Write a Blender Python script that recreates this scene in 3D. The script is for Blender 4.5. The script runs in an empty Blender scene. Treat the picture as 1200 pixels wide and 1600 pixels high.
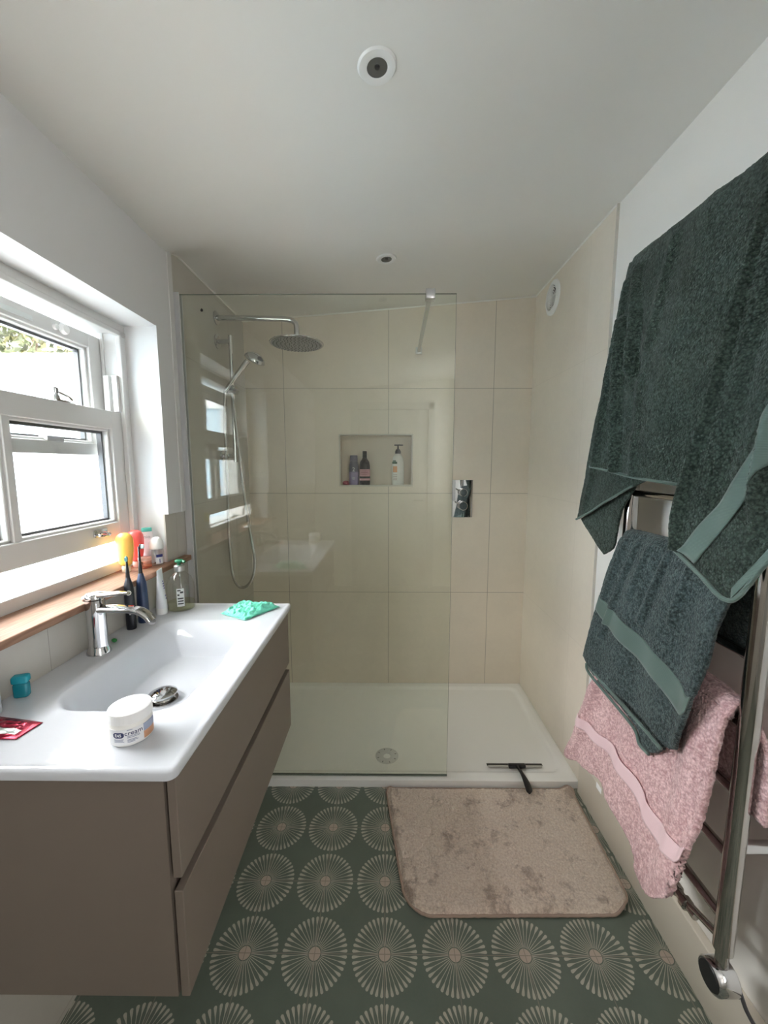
import bpy, bmesh, math, random
from mathutils import Vector, Matrix, noise
R = math.radians
random.seed(7)
sc = bpy.context.scene
COL = sc.collection

# ------------------------------------------------------------------ camera
cam_d = bpy.data.cameras.new('camera'); cam = bpy.data.objects.new('camera', cam_d); COL.objects.link(cam)
cam.location = (0, 0, 1.385)
cam.rotation_euler = (R(90 - 6.769), 0, R(0.4626))
cam_d.sensor_fit = 'HORIZONTAL'; cam_d.sensor_width = 36; cam_d.lens = 615 / 1200 * 36
cam_d.clip_start = 0.02
sc.camera = cam

# ------------------------------------------------------------------ world, sun, exposure
w = bpy.data.worlds.new('overcast_sky'); sc.world = w; w.use_nodes = True
bg = w.node_tree.nodes['Background']
bg.inputs[0].default_value = (1.0, 0.99, 0.975, 1); bg.inputs[1].default_value = 21.0
pd = bpy.data.lights.new('window_portal', 'AREA'); pd.shape = 'RECTANGLE'; pd.size = 0.86; pd.size_y = 0.95
pd.cycles.is_portal = True
po = bpy.data.objects.new('window_portal', pd); COL.objects.link(po)
po.location = (-1.12, 0.965, 1.45); po.rotation_euler = (0, R(-90), 0)
sd = bpy.data.lights.new('sun', 'SUN'); sd.energy = 14.0; sd.angle = R(12); sd.color = (1, .97, .92)
so = bpy.data.objects.new('sun', sd); COL.objects.link(so)
so.location = (6, 0, 10); so.rotation_euler = (0, R(35), 0)
ld = bpy.data.lights.new('rear_fill_light', 'AREA'); ld.shape = 'RECTANGLE'; ld.size = 1.1; ld.size_y = .86; ld.energy = 7.5; ld.color = (1, .98, .96)
lo = bpy.data.objects.new('rear_fill_light', ld); COL.objects.link(lo); lo.location = (.80, -.68, 1.60); lo.rotation_euler = (0, R(90), R(-8))  # added fill lamp behind the camera, lifts the dark parts of the room
sc.view_settings.view_transform = 'Standard'; sc.view_settings.look = 'None'
sc.view_settings.gamma = 1.0; sc.view_settings.use_curve_mapping = False
sc.view_settings.exposure = 1.28
sc.cycles.max_bounces = 14; sc.cycles.diffuse_bounces = 7; sc.cycles.glossy_bounces = 6
sc.cycles.transparent_max_bounces = 24; sc.cycles.transmission_bounces = 8
sc.cycles.sample_clamp_indirect = 6.0
sc.cycles.caustics_reflective = False; sc.cycles.caustics_refractive = False
sc.cycles.blur_glossy = 0.5

# ------------------------------------------------------------------ node helper
class V:
    def __init__(s, nt, sock): s.nt, s.s = nt, sock
    def _m(s, op, *a, clamp=False):
        n = s.nt.nodes.new('ShaderNodeMath'); n.operation = op; n.use_clamp = clamp
        for i, q in enumerate((s,) + a):
            if isinstance(q, V): s.nt.links.new(q.s, n.inputs[i])
            else: n.inputs[i].default_value = q
        return V(s.nt, n.outputs[0])
    def __add__(s, o): return s._m('ADD', o)
    def __sub__(s, o): return s._m('SUBTRACT', o)
    def __mul__(s, o): return s._m('MULTIPLY', o)
    def __truediv__(s, o): return s._m('DIVIDE', o)
    def abs(s): return s._m('ABSOLUTE')
    def fract(s): return s._m('FRACT')
    def floor(s): return s._m('FLOOR')
    def lt(s, o): return s._m('LESS_THAN', o)
    def gt(s, o): return s._m('GREATER_THAN', o)
    def max(s, o): return s._m('MAXIMUM', o)
    def min(s, o): return s._m('MINIMUM', o)
    def pow(s, o): return s._m('POWER', o)
    def sqrt(s): return s._m('SQRT')
    def sin(s): return s._m('SINE')
    def atan2(s, o): return s._m('ARCTAN2', o)
    def ss(s, a, b):
        n = s.nt.nodes.new('ShaderNodeMapRange'); n.interpolation_type = 'SMOOTHSTEP'
        s.nt.links.new(s.s, n.inputs[0]); n.inputs[1].default_value = a; n.inputs[2].default_value = b
        return V(s.nt, n.outputs[0])

class Mat:
    def __init__(s, name, color=(.8, .8, .8), rough=.5, metal=0., **kw):
        s.m = bpy.data.materials.new(name); s.m.use_nodes = True; s.nt = s.m.node_tree
        s.b = s.nt.nodes['Principled BSDF']
        s.b.inputs['Base Color'].default_value = (*color, 1); s.b.inputs['Roughness'].default_value = rough
        s.b.inputs['Metallic'].default_value = metal
        for k, v in kw.items():
            k = {'sheen': 'Sheen Weight', 'srough': 'Sheen Roughness', 'sub': 'Subsurface Weight', 'coat': 'Coat Weight', 'ior': 'IOR',
                 'trans': 'Transmission Weight', 'spec': 'Specular IOR Level', 'alpha': 'Alpha'}[k]
            s.b.inputs[k].default_value = v
        s.tc = None
    def coord(s):
        if not s.tc: s.tc = s.nt.nodes.new('ShaderNodeTexCoord')
        return s.tc.outputs['Object']
    def xyz(s):
        n = s.nt.nodes.new('ShaderNodeSeparateXYZ'); s.nt.links.new(s.coord(), n.inputs[0])
        return [V(s.nt, o) for o in n.outputs]
    def noise(s, scale, detail=3, rough=.5, vec=None, stretch=None):
        n = s.nt.nodes.new('ShaderNodeTexNoise'); n.inputs['Scale'].default_value = scale
        n.inputs['Detail'].default_value = detail; n.inputs['Roughness'].default_value = rough
        src = s.coord()
        if stretch:
            mp = s.nt.nodes.new('ShaderNodeMapping'); mp.inputs['Scale'].default_value = stretch
            s.nt.links.new(src, mp.inputs[0]); src = mp.outputs[0]
        s.nt.links.new(src, n.inputs['Vector'])
        return V(s.nt, n.outputs['Fac'])
    def mix(s, fac, a, b):
        n = s.nt.nodes.new('ShaderNodeMix'); n.data_type = 'RGBA'
        for sock, q in ((n.inputs[0], fac), (n.inputs[6], a), (n.inputs[7], b)):
            if isinstance(q, V): s.nt.links.new(q.s, sock)
            elif isinstance(q, (tuple, list)): sock.default_value = (*q, 1) if len(q) == 3 else q
            else: sock.default_value = q
        return V(s.nt, n.outputs[2])
    def color(s, v): s.nt.links.new(v.s, s.b.inputs['Base Color']); return s
    def roughness(s, v): s.nt.links.new(v.s, s.b.inputs['Roughness']); return s
    def bump(s, v, strength=.3, dist=.001):
        n = s.nt.nodes.new('ShaderNodeBump'); n.inputs['Strength'].default_value = strength; n.inputs['Distance'].default_value = dist
        s.nt.links.new(v.s, n.inputs['Height']); s.nt.links.new(n.outputs[0], s.b.inputs['Normal']); return s

def paint(name, col, amt=.03, rough=.6):
    M = Mat(name, col, rough)
    n = M.noise(3, 4)
    M.color(M.mix(n, tuple(c * (1 - amt) for c in col), tuple(min(1, c * (1 + amt)) for c in col)))
    M.bump(M.noise(220, 3), .06, .001); return M.m

def glassmat(name, tint=(1, 1, 1), rough=0.0, base=.045, alpha=1.):
    m = bpy.data.materials.new(name); m.use_nodes = True; nt = m.node_tree
    nt.nodes.remove(nt.nodes['Principled BSDF']); out = nt.nodes['Material Output']
    t = nt.nodes.new('ShaderNodeBsdfTransparent'); t.inputs[0].default_value = (*tint, 1)
    g = nt.nodes.new('ShaderNodeBsdfGlossy'); g.inputs['Roughness'].default_value = rough
    lw = nt.nodes.new('ShaderNodeLayerWeight'); lw.inputs[0].default_value = .5
    f = V(nt, lw.outputs['Facing']).pow(5.) * (1 - base) + base
    mx = nt.nodes.new('ShaderNodeMixShader'); nt.links.new(f.s, mx.inputs[0])
    nt.links.new(t.outputs[0], mx.inputs[1]); nt.links.new(g.outputs[0], mx.inputs[2])
    nt.links.new(mx.outputs[0], out.inputs[0]); return m

# ------------------------------------------------------------------ materials
WHITE_CEIL = paint('ceiling_paint', (.82, .81, .78))
WHITE_WALL = paint('wall_paint', (.90, .875, .84))
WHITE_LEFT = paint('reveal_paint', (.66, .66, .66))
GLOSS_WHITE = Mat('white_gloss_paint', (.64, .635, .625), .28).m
TRAY = Mat('tray_acrylic', (.93, .93, .91), .22).m
CERAMIC = Mat('white_ceramic', (.62, .64, .685), .06, coat=.4).m
CHROME = Mat('chrome', (.62, .62, .63), .06, 1.0).m
CHROME_D = Mat('dark_chrome', (.48, .46, .44), .09, 1.0).m
BRUSHED = Mat('brushed_steel', (.62, .62, .61), .3, 1.0).m
DARK = Mat('dark_rubber', (.015, .015, .017), .5).m
BLACKPL = Mat('black_plastic', (.012, .012, .014), .3).m
WHITEPL = Mat('white_plastic', (.85, .85, .84), .35).m
GREYPL = Mat('grey_plastic', (.35, .35, .36), .4).m
TAUPE = Mat('taupe_lacquer', (.185, .150, .124), .5)
TAUPE.bump(TAUPE.noise(260, 2), .05); TAUPE = TAUPE.m
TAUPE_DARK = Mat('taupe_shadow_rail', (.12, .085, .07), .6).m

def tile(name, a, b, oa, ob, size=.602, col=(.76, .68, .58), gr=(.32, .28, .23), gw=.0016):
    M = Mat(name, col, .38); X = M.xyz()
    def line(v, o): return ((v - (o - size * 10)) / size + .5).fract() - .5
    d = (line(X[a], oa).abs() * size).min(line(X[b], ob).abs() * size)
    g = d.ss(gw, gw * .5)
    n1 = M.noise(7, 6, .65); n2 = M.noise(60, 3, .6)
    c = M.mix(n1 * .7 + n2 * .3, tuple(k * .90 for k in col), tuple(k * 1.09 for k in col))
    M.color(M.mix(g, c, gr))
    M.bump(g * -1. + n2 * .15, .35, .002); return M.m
TILE_BACK = tile('wall_tile_back', 0, 2, .007, .016)
TILE_SIDE = tile('wall_tile_side', 1, 2, 2.323 - .602, .016, col=(.78, .71, .615), gr=(.66, .595, .51), gw=.0010)
TILE_LEFT_SHADED = tile('wall_tile_left_shaded', 1, 2, 1.50, .016, col=(.50, .475, .43), gr=(.33, .31, .27), gw=.0012)  # same tile as the other walls, the unlit side's shade put into its colour

def floor_mat():
    M = Mat('patterned_floor_tile', (.1, .12, .1), .42); X = M.xyz()
    S = .2; SY = .1975
    qx = (((X[0] + .006 + 2.0) / S + .5).fract() - .5) * S
    qy = (((X[1] - .966 + SY * 10) / SY + .5).fract() - .5) * SY
    r = (qx * qx + qy * qy).sqrt()
    N = 40
    a = (qy.atan2(qx) / (2 * math.pi) * N + N).fract() - .5          # spokes straddle the tile edges
    lat = (a * (2 * math.pi / N)).sin().abs() * r
    wd = r.ss(.066, .090) * .0030 + .0008
    spoke = lat.lt(wd) * r.gt(.019) * r.lt(.0895)
    ex = r - .0895
    cap = (ex * ex + lat * lat).sqrt().lt(.0040)
    disc = r.lt(.0165)
    wear = M.noise(14, 5, .7); fine = M.noise(160, 3, .6)
    big = M.noise(4.5, 2, .5)
    green = M.mix(wear * .5 + big * .5, (.085, .112, .092), (.175, .215, .175))
    green = M.mix(fine.ss(.35, .75) * .35, green, (.15, .165, .135))
    cream = M.mix(wear, (.42, .41, .34), (.58, .56, .48))
    pat = spoke.max(cap)
    c = M.mix(pat * (fine.ss(.2, .5) * .25 + .72), green, cream)
    c = M.mix(disc * .9, c, (.56, .46, .39))
    # joint between tiles runs through the circle centres
    jt = qx.abs().min(qy.abs()).lt(.0011)
    c = M.mix(jt * .8, c, (.27, .245, .205))
    M.color(c)
    M.bump(jt * -1. + fine * .25, .4, .001)
    return M.m
FLOOR = floor_mat()

def terry(name, col, col2, scale=330, sheen=.5):
    M = Mat(name, col, .95, sheen=sheen, srough=.6, spec=.15)
    v = M.nt.nodes.new('ShaderNodeTexVoronoi'); v.inputs['Scale'].default_value = scale
    M.nt.links.new(M.coord(), v.inputs['Vector'])
    vd = V(M.nt, v.outputs['Distance']); n = M.noise(scale * .55, 4, .7); big = M.noise(9, 3, .5)
    f = (n * 1.0 + big * .2 - vd * .3)
    M.color(M.mix(f.ss(.24, .74), col, col2))
    M.bump(n * 1.0 - vd * .7, .9, .004); return M.m
GREEN_TERRY = terry('green_terry', (.010, .020, .015), (.068, .098, .082), sheen=.12, scale=210)
GREEN_TERRY2 = terry('slate_green_terry', (.014, .026, .027), (.100, .138, .138), sheen=.15, scale=210)
PINK_TERRY = terry('pink_terry', (.52, .29, .30), (.93, .67, .68), 170, .25)
def woven(name, col, ax=2):
    M = Mat(name, col, .8, sheen=.3); X = M.xyz()
    s = (X[ax] * 2400.).sin() * .5 + .5
    M.color(M.mix(s, tuple(c * .85 for c in col), tuple(min(1, c * 1.1) for c in col))); M.bump(s, .3, .0006); return M.m
GREEN_BAND = woven('green_woven_band', (.095, .145, .127))
PINK_BAND = woven('pink_woven_band', (.84, .60, .64))
MAT_PILE = Mat('mat_pile', (.5, .4, .33), .95, sheen=.4, spec=.1)
_n = MAT_PILE.noise(7, 5, .65); _f = MAT_PILE.noise(150, 4, .7); _p = MAT_PILE.noise(17, 6, .75)
_c = MAT_PILE.mix(_f.ss(.25, .75), (.68, .54, .44), (.97, .85, .74))
_c = MAT_PILE.mix((_p * .5 + _n * .5).ss(.50, .60) * .62, _c, (.30, .20, .15))
MAT_PILE.color(_c).bump(_f * 1. + _p * .6, .9, .006); MAT_PILE = MAT_PILE.m
MAT_EDGE = Mat('mat_binding', (.43, .32, .26), .85).m
def wood():
    M = Mat('oak', (.42, .25, .16), .6, spec=.25)
    n = M.noise(3.2, 2, .45, stretch=(7, .9, 7))
    rings = ((n * 60.).sin() * .5 + .5).pow(1.6)
    g = M.noise(90, 4, .6, stretch=(6, .25, 6))
    M.color(M.mix(rings * .45 + g * .55, (.20, .105, .065), (.36, .215, .145))); M.bump(g, .1); return M.m
OAK = wood()
GLASS = glassmat('screen_glass', (.978, .996, .966), base=.06)
GLASS_EDGE = Mat('glass_edge', (.10, .15, .12), .15).m
PANE = glassmat('window_glass', (.97, .98, .98), base=.05)
CLEARPL = glassmat('clear_plastic', (.972, .978, .975), .04, base=.07)
CLEARPK = glassmat('peach_clear_plastic', (.92, .66, .56), .1, base=.09)

# ------------------------------------------------------------------ object helpers
def link(name, me, parent=None):
    o = bpy.data.objects.new(name, me); COL.objects.link(o)
    if parent is not None: o.parent = parent
    return o
def tag(o, label=None, cat=None, group=None, kind=None):
    if label: o['label'] = label
    if cat: o['category'] = cat
    if group: o['group'] = group
    if kind: o['kind'] = kind
    return o
def thing(name, label, cat, group=None):
    return tag(link(name, None), label, cat, group)
def fin(name, bm, mat, parent=None, smooth=True, angle=35, loc=None, recalc=True):
    if recalc: bmesh.ops.recalc_face_normals(bm, faces=bm.faces)
    me = bpy.data.meshes.new(name); bm.to_mesh(me); bm.free()
    for m in (mat if isinstance(mat, (list, tuple)) else [mat]): me.materials.append(m)
    if smooth:
        for p in me.polygons: p.use_smooth = True
        try: me.set_sharp_from_angle(angle=R(angle))
        except Exception: pass
    return link(name, me, parent)
def BM(): return bmesh.new()
def box(bm, x0, x1, y0, y1, z0, z1, bev=0, seg=2, M=None):
    vs = [bm.verts.new((x, y, z)) for x in (x0, x1) for y in (y0, y1) for z in (z0, z1)]
    fs = [bm.faces.new([vs[i] for i in f]) for f in ((0, 1, 3, 2), (4, 6, 7, 5), (0, 4, 5, 1), (2, 3, 7, 6), (0, 2, 6, 4), (1, 5, 7, 3))]
    out = vs
    if bev:
        es = list({e for f in fs for e in f.edges})
        r = bmesh.ops.bevel(bm, geom=es, offset=bev, segments=seg, affect='EDGES', profile=.5)
        out = list({v for f in r['faces'] for v in f.verts} | {v for v in vs if v.is_valid})
    if M is not None: bmesh.ops.transform(bm, matrix=M, verts=[v for v in out if v.is_valid])
    return out
def lathe(bm, prof, c=(0, 0, 0), n=40, axis='Z', sx=1, sy=1, rot=None):
    c = Vector(c); rings = []
    for r, z in prof:
        if r < 1e-6: rings.append([bm.verts.new((0, 0, z))]); continue
        rings.append([bm.verts.new((r * sx * math.cos(2 * math.pi * i / n), r * sy * math.sin(2 * math.pi * i / n), z)) for i in range(n)])
    for a, b in zip(rings, rings[1:]):
        if len(a) == 1 and len(b) == 1: continue
        for i in range(n):
            j = (i + 1) % n
            if len(a) == 1: bm.faces.new((a[0], b[i], b[j]))
            elif len(b) == 1: bm.faces.new((a[i], a[j], b[0]))
            else: bm.faces.new((a[i], a[j], b[j], b[i]))
    vs = [v for r in rings for v in r]
    m = Matrix.Translation(c)
    if axis == 'X': m = m @ Matrix.Rotation(R(90), 4, 'Y')
    if axis == '-X': m = m @ Matrix.Rotation(R(-90), 4, 'Y')
    if axis == 'Y': m = m @ Matrix.Rotation(R(-90), 4, 'X')
    if axis == '-Y': m = m @ Matrix.Rotation(R(90), 4, 'X')
    if rot is not None: m = m @ rot
    bmesh.ops.transform(bm, matrix=m, verts=vs)
    return vs
def catmull(P, n):
    P = [Vector(p) for p in P]
    if len(P) == 2: return [P[0].lerp(P[1], i / (n - 1)) for i in range(n)]
    Q = [2 * P[0] - P[1]] + P + [2 * P[-1] - P[-2]]
    dense = []
    for i in range(1, len(Q) - 2):
        for k in range(24):
            t = k / 24
            a, b, c, d = Q[i - 1:i + 3]
            dense.append(.5 * ((2 * b) + (c - a) * t + (2 * a - 5 * b + 4 * c - d) * t * t + (3 * b - a - 3 * c + d) * t ** 3))
    dense.append(P[-1])
    L = [0]
    for a, b in zip(dense, dense[1:]): L.append(L[-1] + (b - a).length)
    out = []; j = 0
    for i in range(n):
        s = L[-1] * i / (n - 1)
        while j < len(L) - 2 and L[j + 1] < s: j += 1
        d = L[j + 1] - L[j]
        out.append(dense[j].lerp(dense[j + 1], (s - L[j]) / d if d > 0 else 0))
    return out
def tube(bm, pts, r, n=14, smooth=True, m=None, caps=True):
    P = catmull(pts, m or (max(2, len(pts) * 8) if smooth and len(pts) > 2 else len(pts))) if smooth and len(pts) > 2 else [Vector(p) for p in pts]
    rr = (lambda t: r) if not callable(r) else r
    rings = []; prev = None
    for i, p in enumerate(P):
        t = (P[min(i + 1, len(P) - 1)] - P[max(i - 1, 0)]).normalized()
        if prev is None:
            u = Vector((0, 0, 1)) if abs(t.z) < .9 else Vector((1, 0, 0))
            u = (u - t * u.dot(t)).normalized()
        else: u = (prev - t * prev.dot(t)).normalized()
        prev = u; v = t.cross(u); q = rr(i / (len(P) - 1))
        rings.append([bm.verts.new(p + (u * math.cos(2 * math.pi * k / n) + v * math.sin(2 * math.pi * k / n)) * q) for k in range(n)])
    for a, b in zip(rings, rings[1:]):
        for k in range(n): bm.faces.new((a[k], a[(k + 1) % n], b[(k + 1) % n], b[k]))
    if caps: bm.faces.new(rings[0][::-1]); bm.faces.new(rings[-1])
    return [v for g in rings for v in g]
def sm(a, b, x):
    t = max(0, min(1, (x - a) / (b - a))); return t * t * (3 - 2 * t)
def text_mesh(name, s, size, mat, parent, M, bend=None, extr=.0002):
    """lettering in the XY plane, centred, placed by matrix M; bend = cylinder radius"""
    cu = bpy.data.curves.new(name, 'FONT'); cu.body = s; cu.size = size; cu.align_x = 'CENTER'; cu.align_y = 'CENTER'; cu.resolution_u = 3
    cu.extrude = extr
    o = bpy.data.objects.new(name, cu); COL.objects.link(o)
    dg = bpy.context.evaluated_depsgraph_get(); dg.update()
    me = bpy.data.meshes.new_from_object(o.evaluated_get(dg)); bpy.data.objects.remove(o); me.name = name
    for v in me.vertices:
        p = v.co.copy()
        if bend:
            a0 = bend[1]; a = a0 + p.x / bend[0]
            v.co = M @ Vector(((bend[0] + p.z) * math.cos(a), (bend[0] + p.z) * math.sin(a), p.y))
        else: v.co = M @ p
    me.materials.clear(); me.materials.append(mat)
    return link(name, me, parent)
def patch(bm, r, a0, a1, z0, z1, M=Matrix(), n=16, sl=0.):
    """a piece of label on a cylinder of radius r"""
    v = []
    for i in range(n + 1):
        a = a0 + (a1 - a0) * i / n
        v.append([bm.verts.new(M @ Vector((rr * math.cos(a), rr * math.sin(a), z))) for z, rr in ((z0, r), (z1, r), (z1, r - .0006), (z0, r - .0006))])
    for a, b in zip(v, v[1:]):
        for k in range(4): bm.faces.new((a[k], b[k], b[(k + 1) % 4], a[(k + 1) % 4]))
    bm.faces.new(v[0]); bm.faces.new(v[-1][::-1])

# ------------------------------------------------------------------ structure
XL, XR, YB, YS = -.815, .828, 2.323, 1.545     # left tile plane, right tile plane, back wall, start of the shower
YF = -1.25                                      # wall behind the camera
WY0, WY1, WZ0, WZ1 = .50, 1.425, 1.008, 1.863   # window opening

def struct(name, bm, mat, parent=None, smooth=False):
    o = fin(name, bm, mat, parent, smooth=smooth)
    if parent is None: o['kind'] = 'structure'
    return o

bm = BM(); box(bm, -1.10, 1.0, YF - .1, 2.55, -.10, 0); struct('floor', bm, FLOOR)

def zceil(x, y):
    z = 2.255 + .078 * x
    k = (1 - sm(1.5, 1.62, y))
    return z - .045 * sm(.45, .82, -x) * k
bm = BM(); nx, ny = 60, 90; G = []
for i in range(nx + 1):
    row = []
    for j in range(ny + 1):
        x = -.80 + (-.05) + 1.76 * i / nx; y = YF - .05 + (2.42 - YF) * j / ny
        row.append(bm.verts.new((x, y, zceil(x, y))))
    G.append(row)
for i in range(nx):
    for j in range(ny): bm.faces.new((G[i][j], G[i][j + 1], G[i + 1][j + 1], G[i + 1][j]))
r = bmesh.ops.extrude_face_region(bm, geom=bm.faces[:])
bmesh.ops.translate(bm, vec=(0, 0, .25), verts=[v for v in r['geom'] if isinstance(v, bmesh.types.BMVert)])
struct('ceiling', bm, WHITE_CEIL, smooth=True)

# back wall with the niche left open
NX0, NX1, NZ0, NZ1 = -.276, .144, 1.267, 1.560
bm = BM()
box(bm, -1.1, NX0, YB, YB + .2, 0, 2.55); box(bm, NX1, 1.0, YB, YB + .2, 0, 2.55)
box(bm, NX0, NX1, YB, YB + .2, 0, NZ0); box(bm, NX0, NX1, YB, YB + .2, NZ1, 2.55)
box(bm, NX0, NX1, YB + .10, YB + .2, NZ0, NZ1)
bm.faces.ensure_lookup_table()
for f in bm.faces:
    c = f.calc_center_median()
    if NX0 - .001 < c.x < NX1 + .001 and YB + .01 < c.y < YB + .15 and NZ0 - .001 < c.z < NZ1 + .001: f.material_index = 1
TILE_PLAIN = paint('niche_tile', (.72, .645, .55), .05, .4)
struct('wall_back', bm, [TILE_BACK, TILE_PLAIN])
# niche edging
bm = BM(); t = .006
box(bm, NX0 - t, NX0 + .002, YB - .0025, YB + .02, NZ0 - t, NZ1 + t); box(bm, NX1 - .002, NX1 + t, YB - .0025, YB + .02, NZ0 - t, NZ1 + t)
box(bm, NX0, NX1, YB - .0025, YB + .02, NZ0 - t, NZ0 + .002); box(bm, NX0, NX1, YB - .0025, YB + .02, NZ1 - .002, NZ1 + t)
struct('trim_niche', bm, Mat('niche_trim', (.58, .54, .47), .4).m)

# right wall: paint up to the shower, tile inside it
bm = BM(); box(bm, XR + .008, 1.0, YF - .1, YS, 0, 2.5); struct('wall_right', bm, WHITE_WALL)
bm = BM(); box(bm, XR, 1.0, YS, YB, 0, 2.5); struct('wall_shower_right', bm, TILE_SIDE)
bm = BM(); box(bm, XR - .001, XR + .009, YS - .004, YS + .0005, .13, 2.4); struct('trim_1', bm, Mat('tile_edge_trim', (.60, .56, .50), .4).m)
bm = BM(); box(bm, .812, XR + .008, YF, YS - .01, 0, .165, .002, 1); struct('baseboard_right', bm, Mat('skirting_tile', (.70, .64, .55), .4).m)

# left wall with the window opening: masonry, tiles below, thick plasterboard above
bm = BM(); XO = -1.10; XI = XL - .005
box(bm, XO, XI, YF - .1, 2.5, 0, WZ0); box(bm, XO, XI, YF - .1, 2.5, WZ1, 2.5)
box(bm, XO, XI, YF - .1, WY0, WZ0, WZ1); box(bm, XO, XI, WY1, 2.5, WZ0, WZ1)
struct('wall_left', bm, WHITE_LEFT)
bm = BM()
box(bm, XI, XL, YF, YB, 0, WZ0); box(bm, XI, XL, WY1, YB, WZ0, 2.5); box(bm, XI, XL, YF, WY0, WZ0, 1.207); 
struct('wall_shower_left', bm, TILE_LEFT_SHADED)
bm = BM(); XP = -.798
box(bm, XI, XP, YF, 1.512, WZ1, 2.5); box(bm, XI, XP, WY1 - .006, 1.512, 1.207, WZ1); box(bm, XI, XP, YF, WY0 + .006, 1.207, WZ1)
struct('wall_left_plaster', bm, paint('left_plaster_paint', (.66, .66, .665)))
bm = BM(); box(bm, XL - .003, XP + .002, 1.512, 1.535, 1.205, 2.4, .002, 1); box(bm, XL - .002, XL + .008, 1.535, 1.566, 1.205, 2.4, .002, 1)
struct('trim_2', bm, GLOSS_WHITE)
# thin white mastic line where tiles meet the ceiling
bm = BM()
def strip(p0, p1, n=24, h=.006, off=(0, 0)):
    for i in range(n):
        a = [p0[k] + (p1[k] - p0[k]) * i / n for k in (0, 1)]; b = [p0[k] + (p1[k] - p0[k]) * (i + 1) / n for k in (0, 1)]
        tube(bm, [(a[0], a[1], zceil(*a) - .002), (b[0], b[1], zceil(*b) - .002)], .0042, 6, smooth=False)
strip((XL, YB), (XR, YB)); strip((XR, YB), (XR, YS), 16); strip((XL, YB), (XL, 1.58), 16)
struct('trim_3', bm, Mat('white_mastic', (.86, .84, .80), .4).m)

# wall and door behind the camera
bm = BM(); box(bm, -1.1, 1.0, YF - .12, YF, 0, 2.5); struct('wall_front', bm, WHITE_WALL)
d = link('door_1', None); d['kind'] = 'structure'
bm = BM(); box(bm, -.32, .44, YF + .0005, YF + .035, .005, 1.98, .002, 1)
for a, b, c, e in ((-.24, .02, 1.05, 1.88), (.10, .36, 1.05, 1.88), (-.24, .02, .15, .9), (.10, .36, .15, .9)):
    box(bm, a, b, YF + .03, YF + .043, c, e, .006, 2)
fin('door_panel', bm, GLOSS_WHITE, d, smooth=False)
bm = BM(); box(bm, -.40, -.325, YF + .0005, YF + .05, 0, 2.06, .004); box(bm, .445, .52, YF + .0005, YF + .05, 0, 2.06, .004); box(bm, -.40, .52, YF + .0005, YF + .05, 1.985, 2.06, .004)
fin('door_frame', bm, GLOSS_WHITE, d, smooth=False)
bm = BM(); tube(bm, [(.39, YF + .03, 1.0), (.39, YF + .08, 1.0)], .009); tube(bm, [(.395, YF + .08, 1.0), (.29, YF + .08, 1.0)], .009)
fin('door_handle', bm, CHROME, d)

w2 = link('added_window', None); w2['kind'] = 'structure'      # invented window behind the camera, added to go with the fill lamp
bm = BM()
for a, b, c, e in ((-1.17, -1.12, .95, 2.15), (-.24, -.19, .95, 2.15), (-1.12, -.24, .95, 1.0), (-1.12, -.24, 2.10, 2.15)): box(bm, .800, .836, a, b, c, e, .003, 1)
fin('window_frame', bm, GLOSS_WHITE, w2, smooth=False)
bm = BM(); box(bm, .822, .826, -1.12, -.24, 1.0, 2.10); fin('pane', bm, PANE, w2, smooth=False)

# ------------------------------------------------------------------ window
win = link('window_1', None); win['kind'] = 'structure'
XFI = -.915
bm = BM()
FY0, FY1 = WY0, WY1
box(bm, -1.06, XFI, FY0, FY0 + .028, 1.0, 1.833); box(bm, -1.06, XFI, FY1 - .024, FY1, 1.0, 1.833)
box(bm, -1.06, XFI, FY0, FY1, 1.833, WZ1)
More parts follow.
